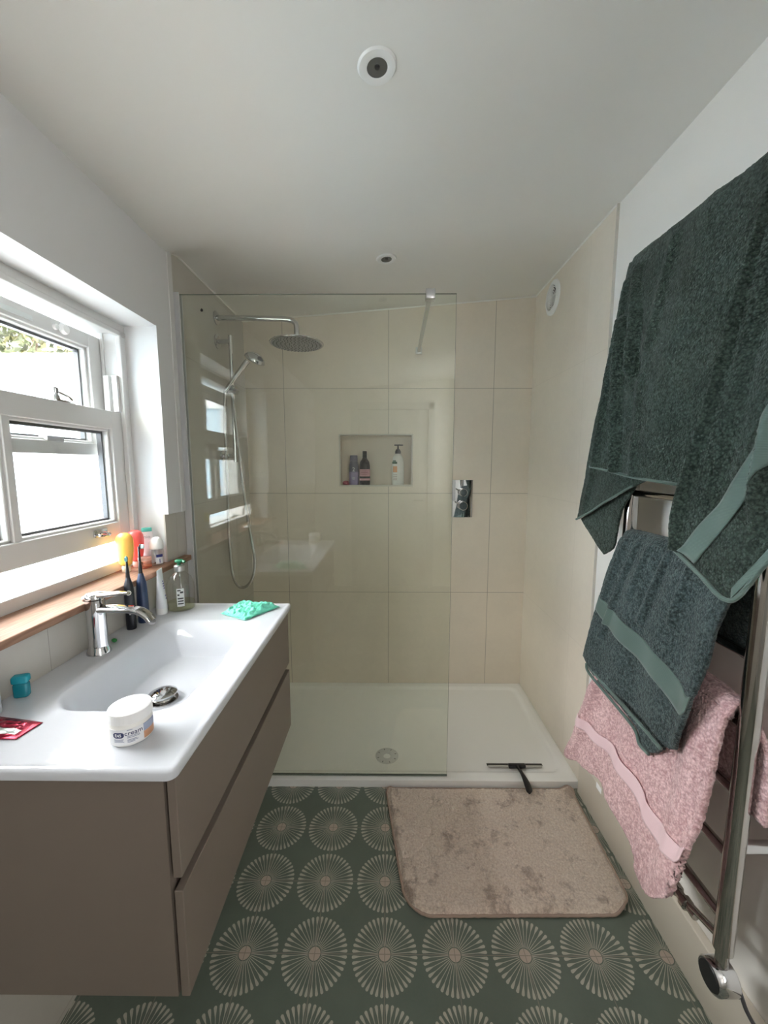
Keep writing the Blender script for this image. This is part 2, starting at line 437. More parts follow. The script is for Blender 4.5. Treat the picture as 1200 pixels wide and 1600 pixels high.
# staff beads and parting beads
for xa, xb in ((-.928, XFI + .004),):
    box(bm, xa, xb, FY0 + .020, FY0 + .038, 1.05, 1.84, .003); box(bm, xa, xb, FY1 - .032, FY1 - .018, 1.05, 1.84, .003); box(bm, xa, xb, FY0, FY1, 1.822, 1.84, .003)
box(bm, -.983, -.973, FY0, FY0 + .036, 1.05, 1.84); box(bm, -.983, -.973, FY1 - .030, FY1, 1.05, 1.84)
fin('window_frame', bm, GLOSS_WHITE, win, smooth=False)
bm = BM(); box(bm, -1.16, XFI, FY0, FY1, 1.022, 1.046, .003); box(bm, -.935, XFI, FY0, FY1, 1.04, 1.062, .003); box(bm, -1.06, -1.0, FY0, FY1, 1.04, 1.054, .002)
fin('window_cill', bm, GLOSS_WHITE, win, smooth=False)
def sash(name, x0, x1, z0, z1, top, bot, stile=.057):
    s = link(name, None, win)
    y0, y1 = FY0 + .036, FY1 - .024; e = .008; ym = .972
    bm = BM()
    box(bm, x0, x1, y0, y0 + stile, z0, z1, .002, 1); box(bm, x0, x1, y1 - stile, y1, z0, z1, .002, 1)
    box(bm, x0, x1 - .001, y0 + stile - .003, y1 - stile + .003, z1 - top, z1, .002, 1); box(bm, x0, x1 - .001, y0 + stile - .003, y1 - stile + .003, z0, z0 + bot, .002, 1)
    box(bm, x0 + .003, x1 - .004, ym - .011, ym + .011, z0 + bot - .002, z1 - top + .002, .002, 1)
    # moulded inner edge
    for ya, yb in ((y0 + stile, ym - .011), (ym + .011, y1 - stile)):
        for a, b, c, d_ in ((ya, ya + e, z0 + bot, z1 - top), (yb - e, yb, z0 + bot, z1 - top)):
            box(bm, x0 + .008, x1 - .010, a - .002, b, c, d_, .002, 1)
        box(bm, x0 + .008, x1 - .010, ya, yb, z0 + bot - .002, z0 + bot + e, .002, 1); box(bm, x0 + .008, x1 - .010, ya, yb, z1 - top - e, z1 - top + .002, .002, 1)
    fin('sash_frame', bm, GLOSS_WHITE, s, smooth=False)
    for ya, yb in ((y0 + stile + e, ym - .011 - e), (ym + .011 + e, y1 - stile - e)):
        za, zb = z0 + bot + e, z1 - top - e
        xm = (x0 + x1) / 2 - .006
        bm = BM(); box(bm, xm - .002, xm + .002, ya - .004, yb + .004, za - .004, zb + .004); fin('pane', bm, PANE, s, smooth=False)
        bm = BM(); q = .007  # dark strips paint in the shade on the outer stiles behind the glass
        for a, b, c, d_ in ((ya, ya + q, za, zb), (yb - q, yb, za, zb), (ya, yb, za, za + q), (ya, yb, zb - q, zb)):
            box(bm, xm - .018, xm - .0022, a - .001, b, c - .001, d_)
        fin('stile_shade', bm, Mat('stile_shade_grey', (.028, .028, .034), .5).m, s, smooth=False)
    return s
ls = sash('lower_sash', -.968, -.928, 1.126, 1.566, .060, .066)
us = sash('upper_sash', -1.024, -.986, 1.418, 1.816, .045, .040, .054)
# fastener on the meeting rail
bm = BM(); box(bm, -.962, -.934, 1.135, 1.205, 1.566, 1.573, .002)
lathe(bm, [(0, 0), (.011, 0), (.009, .01), (.006, .016), (.008, .026), (.007, .034), (0, .036)], (-.948, 1.15, 1.572), 16)
tube(bm, [(-.948, 1.15, 1.596), (-.946, 1.17, 1.592), (-.945, 1.192, 1.586), (-.945, 1.205, 1.578)], .004, 8)
fin('sash_fastener', bm, CHROME, ls)
def lift(y, z, x, s, mat):
    bm = BM(); box(bm, x, x + .004, y - .03, y + .03, z - .012, z + .012, .0015)
    tube(bm, [(x + .004, y - .022, z - .004), (x + .018, y - .02, z - .006), (x + .024, y, z - .008), (x + .018, y + .02, z - .006), (x + .004, y + .022, z - .004)], .004, 8)
    return fin('sash_lift', bm, mat, s)
lift(1.248, 1.168, -.928, ls, CHROME); lift(.70, 1.168, -.928, ls, CHROME)
bm = BM(); lathe(bm, [(0, 0), (.016, 0), (.016, .007), (.012, .012), (0, .013)], (-.986, 1.245, 1.796), 20, 'X'); lathe(bm, [(0, 0), (.009, 0), (.008, .008), (0, .009)], (-.986, 1.215, 1.793), 16, 'X')
fin('restrictor', bm, WHITEPL, us)
bm = BM(); box(bm, -.990, -.984, .60, 1.14, 1.783, 1.797, .001); fin('vent_slot', bm, Mat('vent_pale', (.66, .69, .68), .4).m, us, smooth=False)
bm = BM(); box(bm, -1.012, -.984, 1.15, 1.21, 1.456, 1.472, .003); fin('keeper', bm, Mat('keeper_grey', (.45, .45, .46), .4).m, us)
bm = BM(); box(bm, -.972, -.953, FY1 - .045, FY1 - .02, 1.568, 1.69, .002); box(bm, -.942, -.924, FY1 - .045, FY1 - .02, 1.568, 1.69, .002)
fin('jamb_stop', bm, GLOSS_WHITE, win, smooth=False)
# oak sill board
bm = BM(); L_ = [(-.9148, WY0 + .002), (-.8148, WY0 + .002), (-.8148, WY0 - .10), (-.786, WY0 - .10), (-.786, 1.545), (-.8148, 1.545), (-.8148, WY1 - .002), (-.9148, WY1 - .002)]
a_ = [bm.verts.new((x, y, 1.0085)) for x, y in L_]; b_ = [bm.verts.new((x, y, 1.028)) for x, y in L_]
bm.faces.new(a_[::-1]); bm.faces.new(b_)
for k in range(8): bm.faces.new((a_[k], a_[(k + 1) % 8], b_[(k + 1) % 8], b_[k]))
bmesh.ops.bevel(bm, geom=[e for e in bm.edges if all(v.co.x > -.79 for v in e.verts)], offset=.003, segments=2, affect='EDGES', profile=.5)
tag(fin('window_sill', bm, OAK, smooth=False), 'oak window sill board running under the white sash window', 'window sill')

# shaver socket on the near reveal (it shows in the screen's reflection)
bm = BM(); sk = thing('shaver_socket', 'white shaver socket plate on the window reveal nearest the camera', 'socket')
box(bm, -.900, -.815, WY0, WY0 + .009, 1.30, 1.446, .003); fin('plate', bm, WHITEPL, sk)
bm = BM(); box(bm, -.882, -.879, WY0 + .009, WY0 + .0095, 1.33, 1.345); fin('socket_slot', bm, DARK, sk, smooth=False)
bm = BM(); box(bm, -.842, -.839, WY0 + .009, WY0 + .0095, 1.33, 1.345); fin('socket_slot', bm, DARK, sk, smooth=False)

# ------------------------------------------------------------------ outside
bm = BM(); box(bm, -6, -1.11, -7, 7, -.3, -.2); tag(fin('courtyard_paving', bm, Mat('paving', (.30, .295, .29), .8).m, smooth=False), kind='structure')
M_ = Mat('pale_blue_render', (.52, .66, .76), .7); M_.color(M_.mix(M_.noise(12, 4), (.47, .61, .72), (.60, .72, .80)))
bm = BM(); box(bm, -3.55, -3.3, -3.6, 4.0, -.3, 2.05); tag(fin('courtyard_wall', bm, M_.m, smooth=False), kind='structure')
bm = BM(); box(bm, -3.56, -3.22, -3.6, 4.0, 2.05, 2.25)
for y in (-3.4, -2.2, -1.0, .2, 1.4, 2.6): box(bm, -3.3, -3.24, y, y + .14, -.3, 2.05)
box(bm, -3.3, -3.26, -3.6, 4.0, .75, .83)
tag(fin('trim_4', bm, Mat('white_outside_trim', (.85, .86, .87), .6).m, smooth=False), kind='structure')
bm = BM(); box(bm, -3.6, -1.12, 3.7, 3.9, -.3, 2.40); tag(fin('courtyard_wall_end', bm, Mat('white_render', (.85, .85, .84), .7).m, smooth=False), kind='structure')
bm = BM(); box(bm, -3.3, -1.12, -2.6, -2.4, -.3, 2.16); tag(fin('courtyard_wall_side', bm, M_.m, smooth=False), kind='structure')
bm = BM(); box(bm, -3.24, -1.12, -2.62, -2.34, 2.16, 2.30)
for x in (-3.2, -2.3, -1.45): box(bm, x, x + .13, -2.4, -2.35, -.3, 2.16)
box(bm, -3.24, -1.12, -2.4, -2.36, 1.02, 1.10)
tag(fin('trim_5', bm, Mat('white_outside_trim2', (.85, .86, .87), .6).m, smooth=False), kind='structure')
# foliage above the end wall
bm = BM(); bm2 = BM(); bm3 = BM(); bm4 = BM(); rnd = random.Random(3)
def leaf(b, p, s):
    n = Vector((rnd.uniform(-1, 1), rnd.uniform(-1, .2), rnd.uniform(-.5, 1))).normalized()
    u = n.orthogonal().normalized(); u.rotate(Matrix.Rotation(rnd.uniform(0, 6.28), 3, n)); v = n.cross(u)
    q = [p - u * s, p - v * s * .35, p + u * s, p + v * s * .35]
    b.faces.new([b.verts.new(k) for k in q])
for _ in range(11000):
    x = rnd.uniform(-5.6, -1.2); y = 4.3 + rnd.uniform(-.45, .6); z = 2.33 + rnd.random() ** 1.2 * 2.2
    leaf(bm if rnd.random() < .6 else bm2, Vector((x, y, z)), rnd.uniform(.045, .10))
tr = thing('leafy_shrub', 'leafy green shrub growing above the white courtyard wall outside', 'shrub')
a = fin('foliage', bm, Mat('leaf_green', (.028, .036, .010), .6).m, tr, smooth=False); a['kind'] = 'stuff'
a = fin('foliage', bm2, Mat('leaf_yellow', (.085, .080, .028), .6).m, tr, smooth=False); a['kind'] = 'stuff'
for _ in range(5200):
    x = rnd.uniform(-4.6, -1.0); y = -3.0 + rnd.uniform(-.5, .45); z = 2.2 + rnd.random() * 4.4
    leaf(bm3 if rnd.random() < .7 else bm4, Vector((x, y, z)), rnd.uniform(.09, .17))
tr2 = thing('leafy_shrub', 'dark green shrub above the pale blue courtyard wall, mirrored in the shower screen', 'shrub')
a = fin('foliage', bm3, Mat('leaf_dark', (.10, .14, .05), .6).m, tr2, smooth=False); a['kind'] = 'stuff'
a = fin('foliage', bm4, Mat('leaf_mid', (.20, .24, .09), .6).m, tr2, smooth=False); a['kind'] = 'stuff'
bm = BM()
for k in range(6): tube(bm, [(-4.2 + k * .55, -3.0, 1.2), (-4.1 + k * .55, -3.0, 2.4), (-4.2 + k * .55, -3.05, 6.2)], .03, 6)
fin('branch', bm, Mat('bark', (.10, .07, .05), .9).m, tr2)
bm = BM()
for k in range(9): tube(bm, [(-5.2 + k * .48, 4.35, 1.2), (-5.1 + k * .46, 4.3, 2.4), (-5.3 + k * .5, 4.4, 3.9)], .03, 6)
fin('branch', bm, Mat('bark', (.10, .07, .05), .9).m, tr)

# ------------------------------------------------------------------ shower tray
tray = thing('shower_tray', 'low white rectangular shower tray below the beige tiles', 'shower tray')
bm = BM(); X0, X1, Y0, Y1 = XL + .001, XR - .001, 1.553, YB - .001; nx, ny = 150, 90; G = []
for i in range(nx + 1):
    row = []
    for j in range(ny + 1):
        x = X0 + (X1 - X0) * i / nx; y = Y0 + (Y1 - Y0) * j / ny
        s = min(x - X0, X1 - x, y - Y0, Y1 - y) - .045
        # rounded inner corners
        ax = max(0, .095 - (x - X0), .095 - (X1 - x)); ay = max(0, .095 - (y - Y0), .095 - (Y1 - y))
        if ax > 0 and ay > 0: s = .05 - math.hypot(ax, ay)
        z = .035 - .010 * sm(0, .018, s) - .004 * sm(.02, .3, s)
        dd = math.hypot(x - .0, y - 1.712); 
        z -= .004 * sm(.12, .055, dd)
        o = min(x - X0, X1 - x, y - Y0, Y1 - y)
        if o < .004: z -= .003 * (1 - o / .004)
        row.append(bm.verts.new((x, y, z)))
    G.append(row)
for i in range(nx):
    for j in range(ny): bm.faces.new((G[i][j], G[i + 1][j], G[i + 1][j + 1], G[i][j + 1]))
ring = [G[i][0] for i in range(nx + 1)] + [G[nx][j] for j in range(1, ny + 1)] + [G[i][ny] for i in range(nx - 1, -1, -1)] + [G[0][j] for j in range(ny - 1, 0, -1)]
low = [bm.verts.new((v.co.x, v.co.y, .0005)) for v in ring]
for k in range(len(ring)): bm.faces.new((ring[k - 1], low[k - 1], low[k], ring[k]))
bm.faces.new(low)
fin('tray_body', bm, TRAY, tray, angle=60)
dr = link('drain', None, tray); dr.location = (0, 1.712, .0165)
bm = BM(); lathe(bm, [(0, 0), (.055, 0), (.055, .003), (.050, .0055), (.022, .006), (.017, .0045), (.016, .001), (0, .001)], n=40); fin('drain_cover', bm, Mat('drain_white', (.70, .71, .70), .25).m, dr)
DG = Mat('drain_grey', (.12, .12, .12), .4).m
bm = BM(); lathe(bm, [(0, .0012), (.014, .0012), (.014, .0022), (0, .0022)], n=24); fin('drain_hole', bm, DG, dr)
for k in range(8):
    bm = BM(); a = k * math.pi / 4 + .3; box(bm, -.004, .004, -.0015, .0015, .0052, .0062, M=Matrix.Translation((.042 * math.cos(a), .042 * math.sin(a), 0)) @ Matrix.Rotation(a, 4, 'Z'))
    fin('drain_slot', bm, DG, dr)

# ------------------------------------------------------------------ glass screen
scr = thing('shower_screen', 'clear frameless glass shower screen standing on the tray edge', 'shower screen')
GY0, GY1, GZ0, GZ1 = 1.576, 1.584, .0370, 2.030
bm = BM(); box(bm, -.800, .262, GY0, GY1, GZ0, GZ1)
bm.normal_update()
for f in bm.faces: f.material_index = 0 if abs(f.normal.y) > .5 else 1
fin('glass_panel', bm, [GLASS, GLASS_EDGE], scr, smooth=False)
bm = BM(); box(bm, XL + .0005, XL + .006, 1.566, 1.594, GZ0, GZ1 + .005, .001, 1); box(bm, XL + .004, -.788, 1.588, 1.594, GZ0, GZ1 + .005, .001, 1); box(bm, XL + .004, -.788, 1.566, 1.572, GZ0, GZ1 + .005, .001, 1)
fin('wall_profile', bm, Mat('satin_aluminium', (.62, .62, .63), .35, .35).m, scr, smooth=False)
bm = BM(); box(bm, -.79, .262, 1.572, 1.575, .0360, .046); fin('seal_strip', bm, glassmat('seal', (.7, .74, .7), .2, base=.1), scr, smooth=False)
bm = BM(); lathe(bm, [(0, 0), (.0052, 0), (.0052, .0006), (0, .0006)], (-.708, GY0, 1.972), 20, '-Y'); lathe(bm, [(0, 0), (.0040, 0), (0, .0007)], (-.708, GY0, 1.9765), 3, '-Y')
fin('screen_logo', bm, DARK, scr, smooth=False)
arm = link('support_arm', None, scr)
bm = BM(); box(bm, .145, .180, 1.562, 1.598, 2.008, 2.044, .002); fin('clamp', bm, Mat('satin_chrome', (.60, .60, .61), .25, 1.0).m, arm)
bm = BM(); box(bm, -.008, .008, 0, .728, -.008, .008, .001, 1, M=Matrix.Translation((.162, 1.594, 2.026)) @ Matrix.Rotation(R(-1.2), 4, 'Z')); fin('bar', bm, BRUSHED, arm, smooth=False)
bm = BM(); box(bm, .160, .196, 2.312, 2.3225, 2.010, 2.046, .002); fin('wall_plate', bm, BRUSHED, arm)

# ------------------------------------------------------------------ overhead shower
sh = thing('overhead_shower', 'chrome overhead rain shower on a long wall arm', 'shower head')
AY, AZ = 1.958, 2.080
bm = BM(); tube(bm, [(XL + .002, AY, AZ), (-.60, AY, AZ - .003), (-.475, AY, AZ - .008), (-.440, AY, AZ - .022), (-.432, AY, AZ - .045), (-.432, AY, AZ - .09)], .0125, 18, m=50); fin('shower_arm', bm, CHROME, sh)
bm = BM(); lathe(bm, [(0, 0), (.031, 0), (.031, .006), (.024, .010), (.014, .011), (0, .011)], (XL + .0005, AY, AZ), 32, 'X'); fin('wall_flange', bm, CHROME, sh)
hz = 1.962
bm = BM(); lathe(bm, [(0, .028), (.014, .028), (.016, .016), (.03, .012), (.10, .008), (.126, .003), (.128, 0), (.126, -.003), (0, -.004)], (-.432, AY, hz), 64); fin('shower_head', bm, CHROME, sh)
bm = BM(); lathe(bm, [(0, 0), (.119, 0), (.119, -.001), (0, -.001)], (-.432, AY, hz - .0038), 64); fin('face_plate', bm, Mat('head_face', (.30, .30, .30), .35, .8).m, sh)
bm = BM()
for ring_, cnt in ((.015, 6), (.035, 12), (.055, 20), (.075, 26), (.094, 34), (.110, 40)):
    for k in range(cnt):
        a = 2 * math.pi * k / cnt
        box(bm, -.0018, .0018, -.0018, .0018, -.0035, .001, M=Matrix.Translation((-.432 + ring_ * math.cos(a), AY + ring_ * math.sin(a), hz - .0048)))
nz = fin('nozzles', bm, Mat('nozzle', (.10, .10, .10), .6).m, sh, smooth=False); nz['kind'] = 'stuff'

hs = thing('hand_shower', 'chrome hand shower on its riser rail with hanging hose', 'hand shower')
RX = -.750
bm = BM(); lathe(bm, [(0, 0), (.033, 0), (.033, .005), (.026, .009), (0, .010)], (XL + .0005, AY, 1.972), 32, 'X'); tube(bm, [(XL + .005, AY, 1.972), (RX, AY, 1.972)], .010, 14)
fin('wall_bracket', bm, CHROME, hs); bm = BM()
lathe(bm, [(0, 0), (.026, 0), (.026, .005), (.018, .009), (0, .010)], (XL + .0005, AY, 1.43), 32, 'X'); tube(bm, [(XL + .005, AY, 1.43), (RX, AY, 1.43)], .010, 14)
fin('wall_bracket', bm, CHROME, hs)
bm = BM(); tube(bm, [(RX, AY, 1.40), (RX, AY, 2.0)], .0095, 16); fin('riser_rail', bm, CHROME, hs)
bm = BM(); box(bm, RX - .022, RX + .022, AY - .03, AY + .014, 1.725, 1.765, .008, 3); tube(bm, [(RX, AY - .02, 1.745), (RX + .035, AY - .035, 1.73)], .012, 12); fin('slider_holder', bm, CHROME, hs)
hp = [(-.770, AY - .04, 1.735), (-.735, AY - .045, 1.775), (-.69, AY - .045, 1.830), (-.655, AY - .045, 1.872)]
bm = BM(); tube(bm, hp, lambda t: .0095 + .004 * t, 16, m=24); fin('handle', bm, CHROME, hs)
rotm = Matrix.Rotation(R(32), 4, 'Y') @ Matrix.Rotation(R(14), 4, 'X')
bm = BM(); lathe(bm, [(0, .022), (.020, .020), (.040, .008), (.049, -.006), (.049, -.012), (.044, -.015), (0, -.015)], (-.618, AY - .045, 1.885), 40, rot=rotm); fin('spray_head', bm, CHROME, hs)
bm = BM(); lathe(bm, [(0, -.0155), (.041, -.0155), (.041, -.0165), (0, -.0165)], (-.618, AY - .045, 1.885), 40, rot=rotm)
fin('spray_face', bm, Mat('spray_face_grey', (.22, .22, .23), .4).m, hs)
bm = BM(); tube(bm, [(-.770, AY - .04, 1.735), (-.782, AY - .03, 1.60), (-.795, AY, 1.30), (-.800, AY, 1.05), (-.797, AY, .93), (-.790, AY, .83), (-.765, AY, .770), (-.725, AY, .765), (-.690, AY, .81), (-.674, AY, .89), (-.685, AY, 1.0), (-.705, AY, 1.15), (-.725, AY - .005, 1.40), (-.738, AY - .014, 1.62), (-.745, AY - .02, 1.73)], .0078, 12, m=160)
HM = Mat('hose_metal', (.62, .62, .62), .22, 1.0); _x = HM.xyz(); HM.bump((_x[2] * 1500.).sin(), .5, .001)
fin('hose', bm, HM.m, hs)

# ------------------------------------------------------------------ thermostatic valve plate
vp = thing('shower_valve', 'square-edged chrome shower control plate with two round knobs', 'shower valve')
bm = BM(); box(bm, .381, .503, YB - .007, YB - .0005, 1.078, 1.300, .001, 1); fin('plate', bm, Mat('mirror_chrome', (.84, .84, .85), .025, 1.0).m, vp, smooth=False)
for z, r_ in ((1.228, .023), (1.150, .026)):
    bm = BM(); lathe(bm, [(0, .042), (r_ * .86, .042), (r_, .038), (r_, .012), (r_ * .8, .008), (r_ * .8, 0), (0, 0)], (.442, YB - .007, z), 36, '-Y')
    k_ = fin('knob', bm, CHROME, vp)
    bm = BM(); tube(bm, [(.442 - r_ * .7, YB - .032, z + .008), (.442 - r_ * 1.5, YB - .033, z + .020)], .0035, 8); fin('lever', bm, CHROME, k_)

# ------------------------------------------------------------------ niche bottles
def bottle(name, label, cat, x, y, z0, prof, mat, sx=1, sy=1, rz=0):
    t_ = thing(name, label, cat); t_.location = (x, y, z0); t_.rotation_euler = (0, 0, rz)
    bm = BM(); lathe(bm, prof, n=40, sx=sx, sy=sy); fin('bottle_body', bm, mat, t_, angle=50)
    return t_
NZ = NZ0 + .0005
# purple shampoo bottle
def violet():
    M = Mat('violet_plastic', (.2, .2, .3), .3); X = M.xyz()
    M.color(M.mix(X[2].ss(.070, .085), (.30, .26, .44), (.095, .09, .14))); return M.m
s1 = bottle('shampoo_bottle', 'purple flip-top shampoo bottle at the left of the niche', 'bottle', -.200, 2.372, NZ,
            [(0, 0), (.026, 0), (.029, .004), (.029, .09), (.027, .12), (.022, .142), (0, .142)], violet(), sy=.62)
bm = BM(); lathe(bm, [(0, 0), (.0225, 0), (.0235, .004), (.022, .030), (.020, .034), (0, .034)], (0, 0, .1425), 32, sy=.66); fin('cap', bm, Mat('violet_cap', (.13, .12, .18), .35).m, s1)
M_ = Matrix.Translation((0, -.0185, .092)) @ Matrix.Rotation(R(90), 4, 'X')
text_mesh('label_text', '2', .034, Mat('pale_print', (.72, .72, .75), .5).m, s1, M_)
PP = Mat('pale_print2', (.6, .6, .64), .5).m
bm = BM(); box(bm, -.009, .009, -.0188, -.0178, .040, .044); fin('label_print', bm, PP, s1, smooth=False)
bm = BM(); box(bm, -.007, .007, -.0188, -.0178, .032, .034); fin('label_print', bm, PP, s1, smooth=False)
# dark bottle with pink label
s2 = bottle('body_wash_bottle', 'black bottle with pink label and tall cap in the niche', 'bottle', -.134, 2.366, NZ,
            [(0, 0), (.028, 0), (.031, .004), (.031, .115), (.027, .138), (.015, .155), (.013, .160), (0, .160)], Mat('dark_brown_plastic', (.016, .012, .014), .2).m, sy=.8)
bm = BM(); lathe(bm, [(0, 0), (.013, 0), (.013, .038), (.012, .040), (0, .040)], (0, 0, .1605), 28); fin('cap', bm, BLACKPL, s2)
bm = BM(); SC = Matrix.Diagonal((1, .8, 1, 1))
patch(bm, .0316, R(180), R(360), .028, .094, SC); lb = fin('label', bm, Mat('pink_label', (.62, .33, .36), .5).m, s2, smooth=False)
bm = BM(); patch(bm, .0321, R(180), R(360), .040, .052, SC); fin('label_stripe', bm, BLACKPL, lb, smooth=False)
bm = BM(); 
for k, (z, h, a, b) in enumerate(((.083, .002, 215, 325), (.074, .003, 225, 310), (.066, .0015, 215, 325), (.061, .0015, 225, 300))): patch(bm, .0321, R(a), R(b), z, z + h, SC)
fin('label_text', bm, Mat('label_dark_print', (.22, .08, .10), .5).m, lb, smooth=False)
# white pump bottle
s3 = bottle('lotion_pump_bottle', 'white pump bottle with black pump at the right of the niche', 'bottle', .064, 2.366, NZ,
            [(0, 0), (.031, 0), (.035, .005), (.037, .06), (.036, .12), (.031, .160), (.018, .182), (.014, .186), (0, .186)], Mat('cream_white_plastic', (.80, .79, .76), .3).m, sy=.62)
bm = BM(); lathe(bm, [(0, 0), (.017, 0), (.017, .012), (.012, .024), (.005, .027), (.004, .050), (0, .050)], (0, 0, .1865), 24)
box(bm, -.022, .030, -.006, .006, .232, .240, .002); fin('pump', bm, BLACKPL, s3)
SC = Matrix.Diagonal((1, .62, 1, 1))
bm = BM(); patch(bm, .0372, R(205), R(262), .126, .138, SC); patch(bm, .0366, R(215), R(250), .139, .146, SC); fin('logo', bm, Mat('dark_green_print', (.02, .09, .04), .5).m, s3, smooth=False)
bm = BM(); patch(bm, .0378, R(218), R(262), .076, .112, SC); fin('label', bm, Mat('orange_print', (.66, .32, .16), .5).m, s3, smooth=False)
bm = BM()
for z in (.060, .050, .040, .030): patch(bm, .0378, R(222), R(262), z, z + .003, SC)
fin('label_text', bm, Mat('grey_print', (.45, .36, .3), .5).m, s3, smooth=False)
# pink soap scraps
bm = BM(); bmesh.ops.create_icosphere(bm, subdivisions=4, radius=.02)
for v in bm.verts:
    k = 1 + .35 * noise.noise(v.co * 70); v.co = Vector((v.co.x * 1.0 * k, v.co.y * .8 * k, max(-.011, v.co.z * .7 * k)))
o = fin('bath_puff', bm, Mat('rose_pink', (.42, .085, .13), .55).m, angle=180); o.location = (-.243, 2.345, NZ + .0115)
tag(o, 'small crumpled rose pink puff in the lower left niche corner', 'bath puff')

# ------------------------------------------------------------------ extractor vent
vt = thing('extractor_vent', 'round white extractor vent high on the right shower wall', 'vent')
vt.location = (XR, 2.083, 2.215)
bm = BM(); lathe(bm, [(.058, 0), (.082, 0), (.080, .006), (.068, .012), (.058, .012), (.056, .004), (.058, 0)], (0, 0, 0), 48, '-X'); fin('vent_rim', bm, WHITEPL, vt)
bm = BM(); lathe(bm, [(0, .0005), (.058, .0005), (.058, .002), (0, .002)], (0, 0, 0), 40, '-X'); fin('vent_back', bm, DARK, vt)
for k, r_ in enumerate((.052, .042, .032, .022, .012)):
    bm = BM(); lathe(bm, [(r_ - .006, .004), (r_, .009 + k * .001), (r_ + .0008, .007 + k * .001), (r_ - .005, .003), (r_ - .006, .004)], (0, 0, 0), 40, '-X'); fin('vent_ring', bm, WHITEPL, vt)
bm = BM(); box(bm, -.010, -.002, -.0015, .0015, -.056, .056); box(bm, -.010, -.002, -.056, .056, -.0015, .0015); fin('vent_cross', bm, WHITEPL, vt, smooth=False)

# ------------------------------------------------------------------ ceiling downlights
def downlight(x, y, label):
    z = zceil(x, y)
    t_ = thing('downlight', label, 'ceiling light', 'ceiling downlights'); t_.location = (x, y, z - .0005); t_.rotation_euler = (0, -math.atan(.078), 0)
    bm = BM(); lathe(bm, [(.0225, .03), (.0225, -.003), (.026, -.005), (.040, -.004), (.0435, 0)], n=48); fin('bezel', bm, WHITEPL, t_)
    bm = BM(); lathe(bm, [(0, -.0006), (.0225, -.0006), (.0225, -.0026), (.019, -.0020), (.009, -.0012), (0, -.0010)], n=32)
    fin('lamp_lens', bm, Mat('unlit_lens', (.16, .16, .155), .12, .4).m, t_)
    bm = BM(); lathe(bm, [(.0215, -.0015), (.0228, -.0033), (.0228, -.0015)], n=32); lathe(bm, [(0, -.0012), (.006, -.0012), (.005, -.004), (0, -.0045)], n=20)
    fin('lamp_rim', bm, DARK, t_)
downlight(-.023, .971, 'round white downlight in the ceiling nearest the camera')
downlight(-.004, 1.783, 'round white downlight in the ceiling above the shower')

# ------------------------------------------------------------------ vanity
VX0, VX1, VY0, VY1 = XL + .001, -.355, .600, 1.352
van = thing('vanity_unit', 'wall-hung taupe two-drawer vanity cabinet beneath the white basin', 'vanity unit')
bm = BM(); box(bm, VX0, VX1 - .021, VY0, VY0 + .018, .432, .872); box(bm, VX0, VX1 - .021, VY1 - .018, VY1, .432, .872)
box(bm, VX0, VX1 - .021, VY0 + .018, VY1 - .018, .432, .450); box(bm, VX0, VX0 + .014, VY0 + .018, VY1 - .018, .45, .872); fin('cabinet_body', bm, TAUPE, van, smooth=False)
bm = BM(); box(bm, VX1 - .0250, VX1 - .0212, VY0 + .012, VY1 - .012, .435, .868); fin('finger_rail', bm, TAUPE_DARK, van, smooth=False)
def front(z0, z1, lab, bev):
    bm = BM()
    box(bm, VX1 - .0155, VX1, VY0, VY1, z0, z1)
    if bev:
        for v in bm.verts:
            if v.co.z > z1 - .001 and v.co.x > VX1 - .001: v.co.z -= .016
    es = bm.edges[:]; bmesh.ops.bevel(bm, geom=es, offset=.0012, segments=1, affect='EDGES')
    o = fin('drawer', bm, TAUPE, van, smooth=False)
front(.674, .870, 'upper', False); front(.432, .648, 'lower', False)

# basin top
bas = thing('basin', 'glossy white rectangular ceramic basin on the taupe vanity', 'basin')
BX0, BX1, BY0, BY1, BZ = XL + .001, -.345, .583, 1.372, .890
bm = BM(); nx, ny = 156, 236; G = []
def bowl(x, y):
    xr = -.430 + .030 * (y - .745) / .46
    dl, dr_, dn, df = x + .706, xr - x, y - .742, 1.213 - y
    def corner(a, b, r):
        if a < r and b < r: return r - math.hypot(r - a, r - b)
        return min(a, b)
    s = min(corner(dl, dn, .07), corner(dl, df, .05), corner(dr_, dn, .05), corner(dr_, df, .035))
    if s <= -.012: return 0
    wl = .055 + .06 * sm(.20, .0, df)
    z = -.078 * sm(-.004, wl, s)
    z -= .012 * sm(.30, 0, math.hypot((x + .56) * 1.2, y - .925)) * sm(0, .06, s)
    return z
for i in range(nx + 1):
    row = []
    for j in range(ny + 1):
        x = BX0 + (BX1 - BX0) * i / nx; y = BY0 + (BY1 - BY0) * j / ny
        z = BZ + bowl(x, y)
        rc = .016
        a = (x - (BX1 - rc)) / rc; xs = x; ys = y
        if a > 0:
            for sgn, yc in ((1, BY1 - rc), (-1, BY0 + rc)):
                b = (y - yc) * sgn / rc
                if b > 0:
                    a2 = a * math.sqrt(1 - b * b / 2); b2 = b * math.sqrt(1 - a * a / 2)
                    xs = BX1 - rc + a2 * rc; ys = yc + sgn * b2 * rc
        o_ = min(BX1 - x, y - BY0, BY1 - y)
        if o_ < .004: z -= .004 - math.sqrt(max(0, .004 ** 2 - (.004 - o_) ** 2))
        elif o_ < .014: z += .0012 * math.sin((o_ - .004) / .010 * math.pi)
        row.append(bm.verts.new((xs, ys, z)))
    G.append(row)
for i in range(nx):
    for j in range(ny): bm.faces.new((G[i][j], G[i + 1][j], G[i + 1][j + 1], G[i][j + 1]))
ring = [G[i][0] for i in range(nx + 1)] + [G[nx][j] for j in range(1, ny + 1)] + [G[i][ny] for i in range(nx - 1, -1, -1)] + [G[0][j] for j in range(ny - 1, 0, -1)]
